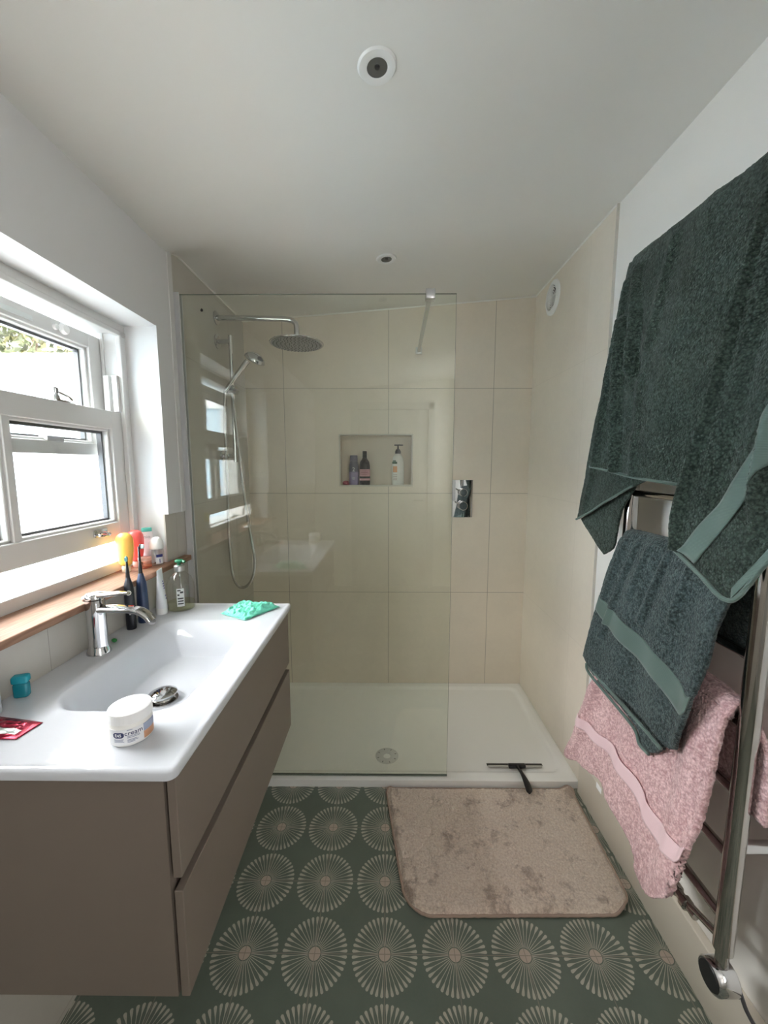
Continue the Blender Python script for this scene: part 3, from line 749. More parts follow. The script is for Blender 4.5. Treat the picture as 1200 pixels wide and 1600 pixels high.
low = [bm.verts.new((v.co.x - (.002 if v.co.x > -.4 else 0), v.co.y, .8725)) for v in ring]
for k in range(len(ring)): bm.faces.new((ring[k - 1], low[k - 1], low[k], ring[k]))
fin('basin_top', bm, CERAMIC, bas, angle=80)
wz = BZ + bowl(-.562, .922)
ws = link('waste_plug', None, bas); ws.location = (-.562, .922, wz + .0003)
bm = BM(); lathe(bm, [(0, .0), (.034, .0), (.034, .003), (.028, .004), (.020, .004), (.020, .012), (0, .012)], n=40); fin('waste_flange', bm, CHROME_D, ws)
bm = BM(); lathe(bm, [(0, .012), (.030, .012), (.0325, .016), (.0325, .019), (.026, .0225), (.014, .0245), (0, .025)], n=40); fin('plug_dome', bm, CHROME, ws)

# tap
tap = thing('basin_tap', 'chrome single-lever tap standing behind the basin bowl', 'tap'); tap.location = (-.767, .992, BZ)
bm = BM(); lathe(bm, [(0, 0), (.029, 0), (.029, .003), (.024, .014), (.0222, .024), (.0225, .10), (.023, .134), (.022, .146), (0, .148)], n=40, sy=.95); fin('tap_body', bm, CHROME, tap, angle=50)
def flatbar(bm, pts, wid, th, n=16, m=30):
    P = catmull(pts, m); rings = []
    for i, p in enumerate(P):
        t = i / (m - 1); d_ = (P[min(i + 1, m - 1)] - P[max(i - 1, 0)]).normalized()
        side = Vector((0, 1, 0)); up = d_.cross(side) * -1
        wv = wid(t); tv = th(t)
        rings.append([bm.verts.new(p + side * wv * (abs(math.cos(a)) ** .6) * (1 if math.cos(a) > 0 else -1) + up * tv * (abs(math.sin(a)) ** .6) * (1 if math.sin(a) > 0 else -1)) for a in [2 * math.pi * k / n for k in range(n)]])
    for a, b in zip(rings, rings[1:]):
        for k in range(n): bm.faces.new((a[k], a[(k + 1) % n], b[(k + 1) % n], b[k]))
    bm.faces.new(rings[0][::-1]); bm.faces.new(rings[-1])
bm = BM(); flatbar(bm, [(-.005, 0, .118), (.03, 0, .121), (.075, 0, .120), (.112, .0, .116), (.134, .0, .104), (.146, 0, .088)], lambda t: .0175 - .002 * t, lambda t: .0085 - .0015 * t); fin('spout', bm, CHROME, tap, angle=50)
bm = BM(); lathe(bm, [(0, 0), (.011, 0), (.011, .006), (0, .006)], (.143, 0, .084), 20, rot=Matrix.Rotation(R(30), 4, 'Y')); fin('aerator', bm, GREYPL, tap)
bm = BM(); flatbar(bm, [(-.020, 0, .150), (.0, 0, .158), (.03, 0, .159), (.062, 0, .162), (.089, 0, .163)], lambda t: .018 - .010 * t, lambda t: .008 - .0045 * t); lathe(bm, [(0, 0), (.0225, 0), (.0222, .010), (.018, .014), (0, .015)], (0, 0, .1485), 32, sy=.95); fin('lever', bm, CHROME, tap, angle=50)

# ------------------------------------------------------------------ things on the basin
# cream jar
jar = thing('cream_jar', 'white round tub of cream with a blue printed label near the basin corner', 'jar'); jar.location = (-.469, .668, BZ + .0012)
RJ = .0345
bm = BM(); lathe(bm, [(0, 0), (.031, 0), (RJ, .004), (RJ, .038), (.0325, .041), (0, .041)], n=56); fin('tub', bm, Mat('jar_white', (.86, .85, .82), .35).m, jar, angle=50)
bm = BM(); n = 112; prof = [(0, .0615), (.031, .0615), (.0345, .0595), (.0352, .056), (.0352, .0420), (0, .0420)]
lathe(bm, prof, n=n)
for v in bm.verts:
    if .041 < v.co.z < .0565:
        a = math.atan2(v.co.y, v.co.x); k = 1 - .012 * (1 if math.sin(a * 36) > .55 else 0)
        if math.hypot(v.co.x, v.co.y) > .03: v.co.x *= k; v.co.y *= k
fin('lid', bm, Mat('lid_white', (.90, .90, .91), .3).m, jar, angle=30)
A0 = math.atan2(-.668, .469) + .0      # towards the camera
IDM = Matrix()
bm = BM(); patch(bm, RJ + .0007, A0 - 1.15, A0 + 1.3, .006, .034, n=40); lab = fin('label', bm, Mat('label_white', (.80, .80, .82), .45).m, jar, smooth=False)
NAVY = Mat('navy_print', (.022, .03, .11), .45).m
bm = BM(); 
for i in range(13):          # rounded blue badge, built from columns
    t_ = (i - 6) / 6.5; hh = .0050 * math.sqrt(max(0, 1 - max(0, abs(t_) - .45) ** 2 / .32)); 
    ac = A0 - .62 + t_ * .26; patch(bm, RJ + .0012, ac - .021, ac + .021, .0245 - hh, .0245 + hh, n=2)
fin('badge', bm, NAVY, lab, smooth=False)
text_mesh('badge_text', 'E45', .0078, Mat('badge_white', (.9, .9, .92), .5).m, lab, IDM, (RJ + .0015, A0 - .62))
text_mesh('label_title', 'cream', .0115, NAVY, lab, IDM, (RJ + .0010, A0 + .07)).location = (0, 0, .0265)
for o in jar.children_recursive:
    if o.name.startswith('badge_text'): o.location = (0, 0, .0245)
bm = BM()
for z, a, b in ((.0318, -.22, .02), (.0205, -.22, .30), (.0180, -.22, .33), (.0140, -.22, .18), (.0118, -.22, .24), (.0096, -.22, .10), (.0160, -.85, -.38), (.0138, -.85, -.42), (.0116, -.85, -.36)):
    patch(bm, RJ + .0010, A0 + a, A0 + b, z, z + .0011, n=8)
fin('small_print', bm, Mat('grey_blue_print', (.30, .32, .42), .5).m, lab, smooth=False)
bm = BM(); patch(bm, RJ + .0010, A0 + .52, A0 + 1.3, .020, .034, n=14); fin('label_panel', bm, Mat('slate_blue_print', (.34, .38, .52), .5).m, lab, smooth=False)
bm = BM(); patch(bm, RJ + .0010, A0 + .52, A0 + 1.3, .006, .0195, n=14); fin('label_picture', bm, Mat('amber_print', (.55, .28, .16), .5).m, lab, smooth=False)

# dental floss box
fl = thing('floss_box', 'teal translucent floss box by the wall at the left', 'floss box'); fl.location = (-.784, .788, BZ); fl.rotation_euler = (0, 0, R(20))
bm = BM(); box(bm, -.014, .014, -.009, .009, .0005, .034, .006, 3); fin('floss_body', bm, Mat('teal_plastic', (.01, .26, .33), .18, trans=.25).m, fl)
bm = BM(); box(bm, -.0150, .0150, -.010, .010, .0325, .050, .005, 3); fin('lid', bm, Mat('teal_lid', (.01, .28, .36), .2).m, fl)

# grey tube at the picture's left edge
tb = thing('pump_dispenser', 'pale grey plastic bottle cut off by the left edge', 'bottle'); tb.location = (-.792, .722, BZ)
bm = BM(); lathe(bm, [(0, 0), (.0185, 0), (.021, .003), (.020, .075), (.016, .088), (0, .09)], n=32); fin('bottle_body', bm, Mat('pale_grey_plastic', (.60, .62, .66), .35).m, tb, angle=50)
bm = BM(); lathe(bm, [(0, 0), (.010, 0), (.010, .014), (.007, .018), (0, .018)], (0, 0, .0905), 20); fin('cap', bm, WHITEPL, tb)

# red sachet
sa = thing('foil_sachet', 'shiny crimson foil sachet with a silver-green stripe lying flat', 'sachet')
bm = BM(); P00, P10, P11, P01 = Vector((-.665, .702, 0)), Vector((-.672, .6545, 0)), Vector((-.80, .6535, 0)), Vector((-.795, .724, 0)); G = []
nu, nv = 44, 24
for i in range(nu + 1):
    row = []
    for j in range(nv + 1):
        u, v = i / nu, j / nv
        p = (P00.lerp(P01, u)).lerp(P10.lerp(P11, u), v)
        b = sm(0, .2, u) * sm(0, .22, v) * sm(1, .78, v)
        z = BZ + .0022 + b * (.005 + .0022 * noise.noise(Vector((u * 7, v * 9, 2))) + .0012 * noise.noise(Vector((u * 17, v * 15, 5))))
        row.append(bm.verts.new((p.x, p.y, z)))
    G.append(row)
for i in range(nu):
    for j in range(nv):
        f = bm.faces.new((G[i][j], G[i][j + 1], G[i + 1][j + 1], G[i + 1][j])); 
        v = (j + .5) / nv; f.material_index = 1 if (.60 < v < .82 and i > 3) else 0
o = fin('sachet_foil', bm, [Mat('crimson_foil', (.33, .012, .04), .22, .55).m, Mat('pale_foil', (.62, .70, .66), .25, .4).m], sa)
md = o.modifiers.new('thick', 'SOLIDIFY'); md.thickness = .0012; md.offset = -1

# green fragment
bm = BM(); bmesh.ops.create_icosphere(bm, subdivisions=3, radius=.0065)
for v in bm.verts: v.co *= 1 + .3 * noise.noise(v.co * 160)
bmesh.ops.scale(bm, vec=(1.1, .9, .8), verts=bm.verts)
o = fin('green_pebble', bm, Mat('leaf_green_plastic', (.015, .19, .04), .3).m, angle=180); o.location = (-.768, 1.052, BZ + .006); tag(o, 'tiny bright green scrap lying beside the tap base', 'scrap')

# toothbrushes
def brush(x, y, navy, label, rz, s):
    t_ = thing('electric_toothbrush', label, 'toothbrush', 'toothbrushes behind the tap'); t_.location = (x, y, BZ); t_.rotation_euler = (0, 0, rz)
    m1 = Mat('brush_navy' if navy else 'brush_black', (.018, .035, .085) if navy else (.010, .012, .018), .35).m
    if navy: prof = [(0, 0), (.0155, 0), (.0165, .004), (.0165, .05), (.0155, .10), (.0135, .13), (.0085, .150), (.007, .158), (0, .158)]
    else: prof = [(0, 0), (.0125, 0), (.0135, .003), (.0135, .118), (.0125, .136), (.008, .152), (.006, .160), (0, .160)]
    bm = BM(); lathe(bm, prof, n=32); fin('handle', bm, m1, t_, angle=60)
    h = s
    bm = BM(); lathe(bm, [(0, .1585), (.0062, .1585), (.0042, .185), (.0028, h - .012), (.0026, h), (0, h + .001)], n=20)
    lathe(bm, [(0, 0), (.0055, 0), (.0055, .004), (0, .004)], (0, -.003, h), 20, '-Y', sx=.85, sy=1.5); hd = fin('brush_head', bm, BLACKPL, t_)
    bm = BM()
    lathe(bm, [(0, 0), (.0048, 0), (.0046, .008), (0, .0085)], (0, -.0068, h), 20, '-Y', sx=.85, sy=1.45); fin('bristles', bm, Mat('bristle_teal', (.22, .55, .62) if not navy else (.55, .72, .72), .7).m, hd)
    bm = BM()
    if not navy:
        lathe(bm, [(.0050, 0), (.0072, 0), (.0072, .0016), (.0050, .0016), (.0050, 0)], (0, -.0127, .116), 28, '-Y'); fin('power_button', bm, WHITEPL, t_)
        bm = BM(); lathe(bm, [(0, 0), (.0032, 0), (.003, .001), (0, .001)], (0, -.0129, .076), 16, '-Y'); lathe(bm, [(0, 0), (.0028, 0), (.0026, .001), (0, .001)], (0, -.0129, .05), 16, '-Y'); fin('indicator', bm, GREYPL, t_)
    return t_
brush(-.779, 1.145, False, 'black electric toothbrush with a white ring button behind the tap', R(28), .218)
brush(-.775, 1.200, True, 'navy blue electric toothbrush standing behind the black one', R(100), .243)

# toothpaste tube standing on its cap
tp = thing('toothpaste_tube', 'white toothpaste tube standing on its cap beside the soap bottle', 'toothpaste'); tp.location = (-.757, 1.270, BZ); tp.rotation_euler = (0, 0, R(100))
bm = BM(); lathe(bm, [(0, 0), (.0165, 0), (.0172, .002), (.0165, .020), (0, .020)], n=32); fin('cap', bm, WHITEPL, tp)
bm = BM(); rings = []; n = 32; H_ = .152
for k in range(21):
    t_ = k / 20; z = .0205 + t_ * (H_ - .0205); a_ = .0168 + .006 * t_; b_ = .0168 * (1 - t_ ** 1.3) + .0008
    rings.append([bm.verts.new((a_ * math.cos(2 * math.pi * i / n), b_ * math.sin(2 * math.pi * i / n), z)) for i in range(n)])
for a, b in zip(rings, rings[1:]):
    for k in range(n): bm.faces.new((a[k], a[(k + 1) % n], b[(k + 1) % n], b[k]))
bm.faces.new(rings[0][::-1]); bm.faces.new(rings[-1]); fin('tube_body', bm, Mat('tube_white', (.80, .81, .84), .3).m, tp)
VP_ = Mat('violet_print', (.22, .20, .50), .5).m
for z, a, b in ((.085, -.004, .004), (.093, -.006, .005), (.101, -.005, .006), (.109, -.003, .005), (.06, -.004, .003), (.05, -.003, .004)):
    bm = BM(); box(bm, a, b, -.0152, -.0135, z, z + .0035)
    for v in bm.verts:
        t_ = (v.co.z - .0205) / (H_ - .0205); b_ = .0168 * (1 - t_ ** 1.3) + .0014; v.co.y = -b_ * (1.0 if v.co.y < -.0145 else .95)
    fin('label_print', bm, VP_, tp, smooth=False)

# clear soap bottle
sb = thing('soap_bottle', 'clear plastic soap bottle with green pump neck beside the screen', 'soap bottle'); sb.location = (-.716, 1.318, BZ + .0005)
outer = [(0, 0), (.040, 0), (.0435, .004), (.0435, .07), (.042, .092), (.034, .112), (.020, .126), (.0145, .131), (.0145, .140)]
bm = BM(); lathe(bm, outer, n=48); fin('bottle_body', bm, CLEARPL, sb, angle=60)
bm = BM(); lathe(bm, [(0, .003), (.0405, .003), (.0415, .006), (.0415, .026), (0, .026)], n=40); fin('liquid', bm, glassmat('soap_liquid', (.97, .97, .84), .02, base=.03), sb)
bm = BM(); lathe(bm, [(.0150, 0), (.0170, 0), (.0170, .018), (.013, .021), (0, .021)], (0, 0, .134), 28); fin('collar', bm, BRUSHED, sb)
bm = BM(); tube(bm, [(0, 0, .155), (0, 0, .166)], .006, 12); box(bm, -.012, .013, -.009, .009, .163, .174, .004, 2); tube(bm, [(.008, 0, .169), (.022, -.004, .166)], .005, 10); fin('pump_head', bm, Mat('deep_green_plastic', (.012, .13, .06), .35).m, sb)
bm = BM(); tube(bm, [(0, 0, .135), (.002, 0, .03)], .0025, 8); fin('dip_tube', bm, glassmat('dip_tube', (.75, .77, .76), .2, base=.15), sb)
AS = math.atan2(-1.318, .716)
bm = BM(); patch(bm, .0440, AS - .30, AS + .22, .020, .082, n=10); lb = fin('label', bm, Mat('soap_label', (.66, .67, .66), .5).m, sb, smooth=False)
bm = BM()
for z, a, b, h in ((.074, -.24, .0, .004), (.066, -.05, .16, .006), (.058, -.24, -.10, .005), (.046, -.24, .16, .004), (.037, -.24, .16, .004), (.028, -.24, .16, .004)): patch(bm, .0445, AS + a, AS + b, z, z + h, n=6)
fin('label_print', bm, Mat('black_print', (.03, .03, .03), .5).m, lb, smooth=False)

# crumpled mint bag
mb = thing('mint_plastic_bag', 'crumpled mint green plastic bag at the far basin corner', 'plastic bag')
bm = BM(); G = []; nu, nv = 90, 56
C0, C1, C2, C3 = Vector((-.556, 1.262, 0)), Vector((-.520, 1.330, 0)), Vector((-.372, 1.330, 0)), Vector((-.455, 1.205, 0))
for layer, (zb, sc_) in enumerate(((.0015, 1.0), (.008, .95))):
    G = []; cen = (C0 + C1 + C2 + C3) / 4
    for i in range(nu + 1):
        row = []
        for j in range(nv + 1):
            u, v = i / nu, j / nv
            p = (C0.lerp(C3, u)).lerp(C1.lerp(C2, u), v)
            p = cen + (p - cen) * (sc_ + .05 * noise.noise(Vector((math.atan2(v - .5, u - .5) * 1.8, layer, .3))))
            e = sm(0, .12, u) * sm(1, .88, u) * sm(0, .15, v) * sm(1, .85, v)
            q = Vector((u * 4.5, v * 3.5, layer * 3.1))
            rid = 1 - abs(noise.noise(q * 1.3)) * 2.2
            z = BZ + zb * .6 + e * (.003 + .009 * sm(.1, .9, v) + .009 * max(0, rid) * (1 if layer else .3)) + .0055 * noise.noise(q * 3.1) * (.3 + e) + .0016 * noise.noise(q * 7.7) * (.4 + e) + .003
            row.append(bm.verts.new((p.x, p.y, max(BZ + .0012 + .0015 * layer, z))))
        G.append(row)
    for i in range(nu):
        for j in range(nv): bm.faces.new((G[i][j], G[i + 1][j], G[i + 1][j + 1], G[i][j + 1]))
o = fin('bag_film', bm, Mat('mint_film', (.20, .74, .56), .28, sub=.0, trans=.0).m, mb, angle=60, recalc=True)
md = o.modifiers.new('thick', 'SOLIDIFY'); md.thickness = .0006

# ------------------------------------------------------------------ things on the sill
SZ = 1.0285
def squeeze(x, y, col, name, label):
    t_ = thing('travel_bottle', label, 'travel bottle', 'silicone travel bottles on the sill'); t_.location = (x, y, SZ); t_.rotation_euler = (0, 0, R(10))
    bm = BM(); lathe(bm, [(0, 0), (.0125, 0), (.0135, .002), (.0125, .022), (0, .022)], n=28); fin('cap', bm, Mat(name + '_cap', tuple(.5 + .4 * c for c in col), .3).m, t_)
    bm = BM(); lathe(bm, [(0, .0225), (.0155, .0225), (.0195, .030), (.0235, .052), (.0262, .080), (.0268, .100), (.0255, .114), (.020, .125), (.010, .131), (0, .132)], n=36, sy=.85); fin('bottle_body', bm, Mat(name + '_silicone', col, .4, sub=.25).m, t_, angle=80)
squeeze(-.880, 1.290, (.86, .58, .12), 'yellow', 'yellow silicone travel bottle standing upside down on the sill')
squeeze(-.883, 1.352, (.85, .13, .12), 'red', 'coral red silicone travel bottle half behind the yellow one')
ro = thing('roll_on_deodorant', 'clear roll-on deodorant with white domed cap on the sill', 'deodorant'); ro.location = (-.832, 1.388, SZ)
bm = BM(); lathe(bm, [(0, 0), (.0205, 0), (.0225, .003), (.0225, .050), (.019, .058), (0, .058)], n=36); fin('bottle_body', bm, CLEARPL, ro, angle=60)
bm = BM(); lathe(bm, [(0, .0585), (.0225, .0585), (.0232, .062), (.0232, .078), (.019, .092), (.010, .100), (0, .102)], n=36); fin('cap', bm, WHITEPL, ro, angle=80)
AR = math.atan2(-1.388, .832)
bm = BM(); patch(bm, .0230, AR - .2, AR + .9, .006, .030, n=12); lb = fin('label', bm, Mat('ro_label', (.78, .79, .82), .4).m, ro, smooth=False)
bm = BM(); patch(bm, .0233, AR - .1, AR + .85, .030, .040, n=12); patch(bm, .0234, AR + .3, AR + .42, .010, .024, n=3); fin('label_stripe', bm, Mat('royal_print', (.03, .035, .22), .5).m, lb, smooth=False)
tt = thing('tall_cream_tube', 'tall clear white tube with a teal top in the sill corner', 'tube'); tt.location = (-.872, 1.402, SZ); tt.rotation_euler = (0, 0, R(30))
bm = BM(); lathe(bm, [(0, 0), (.0185, 0), (.0195, .003), (.018, .10), (.017, .118), (0, .118)], n=32, sy=.6); fin('tube_body', bm, Mat('frosted_white', (.84, .82, .82), .3).m, tt, angle=60)
bm = BM(); lathe(bm, [(0, .1185), (.0165, .1185), (.0165, .130), (.015, .132), (0, .132)], n=32, sy=.55); fin('cap', bm, Mat('teal_cap', (.10, .52, .44), .35).m, tt, angle=60)
text_mesh('label_text', 'nio', .017, Mat('tube_grey_print', (.33, .34, .36), .5).m, tt, Matrix.Translation((0, -.0122, .100)) @ Matrix.Rotation(R(90), 4, 'X'))
pb = thing('peach_pot', 'small peach translucent pot between the red bottle and roll-on', 'pot'); pb.location = (-.866, 1.342, SZ)
bm = BM(); lathe(bm, [(0, 0), (.0195, 0), (.021, .002), (.021, .026), (0, .026)], n=32); fin('pot_body', bm, CLEARPK, pb, angle=60)
bm = BM(); lathe(bm, [(0, .0265), (.0215, .0265), (.0215, .037), (.020, .038), (0, .038)], n=32); fin('lid', bm, Mat('peach_lid', (.66, .36, .28), .35).m, pb, angle=60)
pb.location = (-.848, 1.342, SZ)

# ------------------------------------------------------------------ squeegee
sq = thing('squeegee', 'black-handled shower squeegee lying on the tray edge', 'squeegee')
bm = BM(); box(bm, .456, .698, 1.626, 1.633, .0362, .0425, .001, 1); fin('blade_holder', bm, BRUSHED, sq, smooth=False)
bm = BM(); box(bm, .452, .702, 1.633, 1.646, .0385, .0398); fin('rubber_blade', bm, DARK, sq, smooth=False)
bm = BM(); box(bm, .546, .622, 1.616, 1.636, .0365, .052, .004, 3); fin('clip', bm, BLACKPL, sq)
bm = BM(); flatpts = [(.582, 1.622, .047), (.588, 1.585, .050), (.592, 1.54, .049), (.592, 1.50, .046), (.588, 1.478, .045)]
P = catmull(flatpts, 26); rings = []
for i, p in enumerate(P):
    t_ = i / 25; wv = .007 + .007 * sm(.2, .8, t_) ; wv *= math.sqrt(max(.02, 1 - sm(.88, 1.02, t_) ** 2)); tv = .0065
    rings.append([bm.verts.new(p + Vector((wv * math.cos(a), 0, tv * math.sin(a)))) for a in [2 * math.pi * k / 16 for k in range(16)]])
for a, b in zip(rings, rings[1:]):
    for k in range(16): bm.faces.new((a[k], a[(k + 1) % 16], b[(k + 1) % 16], b[k]))
bm.faces.new(rings[0][::-1]); bm.faces.new(rings[-1]); fin('handle', bm, BLACKPL, sq)

# ------------------------------------------------------------------ bath mat
mt = thing('bath_mat', 'beige shaggy bath mat with rounded corners on the patterned floor', 'bath mat')
Q00, Q10, Q11, Q01 = Vector((.062, 1.058, 0)), Vector((.775, 1.066, 0)), Vector((.788, 1.541, 0)), Vector((-.004, 1.541, 0))
nu, nv = 260, 160; rc = .085
def matmap(u, v):                      # rounded-corner mapping of the unit square
    W, Hh = .76, .47; x = u * W; y = v * Hh
    for cx, cy, sx_, sy_, rr in ((rc, rc, -1, -1, rc), (W - rc, rc, 1, -1, rc), (W - .03, Hh - .03, 1, 1, .03), (.03, Hh - .03, -1, 1, .03)):
        a = (x - cx) * sx_ / rr; b = (y - cy) * sy_ / rr
        if a > 0 and b > 0: x = cx + sx_ * rr * a * math.sqrt(1 - b * b / 2); y = cy + sy_ * rr * b * math.sqrt(1 - a * a / 2); break
    return x / W, y / Hh
def mat_pt(u, v):
    u2, v2 = matmap(u, v); return (Q00.lerp(Q10, u2)).lerp(Q01.lerp(Q11, u2), v2)
bm = BM(); G = []
def lift_(u, v):      # the two right corners curl up a little
    return .020 * sm(.16, 0, math.hypot((1 - u) * 1.5, v)) + .022 * sm(.12, 0, math.hypot((1 - u) * 1.6, 1 - v)) + .012 * sm(.08, 0, math.hypot(u * 1.6, 1 - v))
for i in range(nu + 1):
    row = []
    for j in range(nv + 1):
        u, v = i / nu, j / nv; p = mat_pt(u, v); e = min(u * .76, (1 - u) * .76, v * .47, (1 - v) * .47)
        h = .006 + .014 * sm(0, .018, e)
        n_ = noise.noise(p * 26) * .5 + noise.noise(p * 75) * .5
        c_ = abs(noise.noise(p * 13 + Vector((3, 1, 0))))
        h += sm(0, .02, e) * (.0045 * n_ + .004 * noise.noise(p * 170) - .005 * sm(.10, 0, c_))
        row.append(bm.verts.new((p.x + .002 * noise.noise(p * 90), p.y + .002 * noise.noise(p * 91 + Vector((5, 5, 5))), h + lift_(u, v))))
    G.append(row)
for i in range(nu):
    for j in range(nv): bm.faces.new((G[i][j], G[i + 1][j], G[i + 1][j + 1], G[i][j + 1]))
ring = [G[i][0] for i in range(nu + 1)] + [G[nu][j] for j in range(1, nv + 1)] + [G[i][nv] for i in range(nu - 1, -1, -1)] + [G[0][j] for j in range(nv - 1, 0, -1)]
bp = [v.co.copy() for v in ring]
low = [bm.verts.new((v.co.x, v.co.y, max(.0008, v.co.z - .006))) for v in ring]
for k in range(len(ring)): bm.faces.new((ring[k - 1], low[k - 1], low[k], ring[k]))
fin('pile', bm, MAT_PILE, mt, angle=180, recalc=True)
bm = BM(); step = bp[::4]; tube(bm, [(p.x, p.y, max(.0052, p.z - .001)) for p in step] + [(step[0].x, step[0].y, max(.0052, step[0].z - .001))], .0042, 8, smooth=False, caps=False); fin('binding', bm, MAT_EDGE, mt)

# ------------------------------------------------------------------ towel rail
rail = thing('towel_rail', 'tall chrome ladder towel rail on the right wall', 'towel rail')
RXX = .735; RYN, RYF = .748, 1.185
for y in (RYN, RYF):
    bm = BM(); tube(bm, [(RXX, y, .335), (RXX, y, 1.955)], .0185, 24, smooth=False); lathe(bm, [(.0185, 0), (.016, .006), (0, .007)], (RXX, y, 1.955), 24)
    tube(bm, [(RXX, y, .338), (RXX, y, .297)], .0125, 20, smooth=False)
    fin('upright', bm, CHROME_D, rail, angle=40)
for k in range(11):
    z = .403 + .15 * k
    bm = BM(); tube(bm, [(RXX, RYN + .012, z), (RXX, RYF - .012, z)], .0105, 16, smooth=False); fin('rung', bm, CHROME_D, rail, angle=40)
for y in (RYN - .0, RYF):
    for z in (.585, 1.74):
        bm = BM(); tube(bm, [(RXX + .01, y, z), (XR + .0078, y, z)], .0125, 18, smooth=False); lathe(bm, [(0, 0), (.021, 0), (.019, .005), (0, .005)], (XR + .0075, y, z), 24, '-X'); fin('wall_bracket', bm, CHROME, rail)
# heating element head and cable
bm = BM(); lathe(bm, [(0, 0), (.030, 0), (.033, .003), (.033, .042), (.030, .046), (0, .046)], (RXX + .022, RYN, .266), 36, '-X'); he = fin('element_head', bm, CHROME, rail, angle=40)
bm = BM(); lathe(bm, [(0, .046), (.0275, .046), (.026, .048), (0, .048)], (RXX + .022, RYN, .266), 36, '-X'); fin('element_dial', bm, BLACKPL, he, angle=40)
bm = BM(); tube(bm, [(RXX + .022, RYN, .262), (RXX + .034, RYN - .004, .255), (RXX + .045, RYN - .008, .225), (RXX + .058, RYN - .012, .19), (RXX + .070, RYN - .03, .168), (.815, RYN - .08, .171), (.816, RYN - .16, .171), (.816, RYN - .3, .171)], .0042, 10, m=80)
fin('power_cable', bm, Mat('grey_cable', (.09, .09, .10), .5).m, rail)
# valve between the uprights
bm = BM()
tube(bm, [(RXX, .97, .318), (RXX, .90, .316)], .015, 18, smooth=False)
lathe(bm, [(0, 0), (.018, 0), (.021, .008), (.021, .040), (.016, .048), (0, .048)], (RXX, .955, .317), 24, '-Y')
lathe(bm, [(0, 0), (.0125, 0), (.0125, .012), (.016, .014), (.016, .026), (.011, .028), (.011, .045), (.0155, .047), (.0155, .060), (.009, .062), (.009, .085), (0, .085)], (RXX, .907, .317), 20, '-Y')
tube(bm, [(RXX, .87, .317), (RXX, RYN + .01, .352)], .008, 14, smooth=False)
fin('tee_valve', bm, CHROME_D, rail, angle=40)
bm = BM(); tube(bm, [(RXX, .93, .317), (RXX, RYF, .317)], .010, 14, smooth=False); fin('feed_pipe', bm, CHROME_D, rail, angle=40)

# ------------------------------------------------------------------ towels
def resample(P, n): return catmull(P, n)
def coons(top, bot, left, right, nu, nv):
    T, B = resample(top, nu + 1), resample(bot, nu + 1); L, Rr = resample(left, nv + 1), resample(right, nv + 1)
    g = []
    for j in range(nv + 1):
        v = j / nv; row = []
        for i in range(nu + 1):
            u = i / nu
            p = (1 - v) * T[i] + v * B[i] + (1 - u) * L[j] + u * Rr[j] - ((1 - u) * (1 - v) * T[0] + u * (1 - v) * T[-1] + (1 - u) * v * B[0] + u * v * B[-1])
            row.append(p)
        g.append(row)
    return g
def cloth(name, parent, mat, top, bot, left, right, nu=110, nv=150, folds=None, back=0, rad=.020, thick=.008, rough=.0016, hem=True, backshift=0, fr=1.):
    g = coons(top, bot, left, right, nu, nv)
    for j in range(nv + 1):
        v = j / nv
        for i in range(nu + 1):
            if folds: g[j][i].x -= folds(i / nu, v)
    rows = g
    if back:
        for j in range(nv + 1):
            k = max(0, 1 - j / (nv * .10))
            for i in range(nu + 1): rows[j][i].z -= rad * k * k
        arc = []
        nb = max(8, int(back / .006))
        first = rows[0]
        for j in range(nb, 0, -1):
            arc.append([Vector((RXX + rad + .002 * math.sin(i * .11), p.y + backshift * (i / nu) * min(1, j / 12), p.z - back * j / nb)) for i, p in enumerate(first)])
        for k in range(10):
            a = math.pi * k / 10
            arc.append([Vector((RXX + rad * math.cos(a) * (1 if a < math.pi / 2 else max(.2, (RXX - p.x) / rad)), p.y, p.z + rad * math.sin(a))) for p in first])
        rows = arc + rows
    bm = BM(); V_ = []
    for row in rows: V_.append([bm.verts.new(p) for p in row])
    for j in range(len(rows) - 1):
        for i in range(nu): bm.faces.new((V_[j][i], V_[j][i + 1], V_[j + 1][i + 1], V_[j + 1][i]))
    bm.normal_update()
    for vv in bm.verts:
        p = vv.co; n_ = noise.noise(p * 190) * .6 + noise.noise(p * 95) * .7
        q = noise.noise(p * 14) * 1.8
        vv.co = p + vv.normal * rough * (n_ + q * fr)
    o = fin(name, bm, mat, parent, angle=180, recalc=False)
    md = o.modifiers.new('thick', 'SOLIDIFY'); md.thickness = thick; md.offset = 0
    return o, g
def band(name, parent, mat, g, lo, hi, off=.0055, u0=0., u1=1., thick=.002):
    """a strip of the cloth between two v-curves, lying just proud of it"""
    nv, nu = len(g) - 1, len(g[0]) - 1
    bm = BM(); V_ = []; m = 8; i0, i1 = int(u0 * nu), int(u1 * nu)
    def at(i, v):
        f = max(0, min(nv - 1e-6, v * nv)); j = int(f); return g[j][i].lerp(g[j + 1][i], f - j)
    for i in range(i0, i1 + 1):
        u = i / nu; V_.append([bm.verts.new(at(i, lo(u) + (hi(u) - lo(u)) * k / m) + Vector((-off, -off * .3, 0))) for k in range(m + 1)])
    for a, b in zip(V_, V_[1:]):
        for k in range(m): bm.faces.new((a[k], a[k + 1], b[k + 1], b[k]))
    o = fin(name, bm, mat, parent, angle=180)
    md = o.modifiers.new('thick', 'SOLIDIFY'); md.thickness = thick; md.offset = 0
    return o
def edge_roll(name, parent, mat, pts, r=.0042, m=80):
    bm = BM(); tube(bm, pts, r, 8, m=m); return fin(name, bm, mat, parent, angle=180)
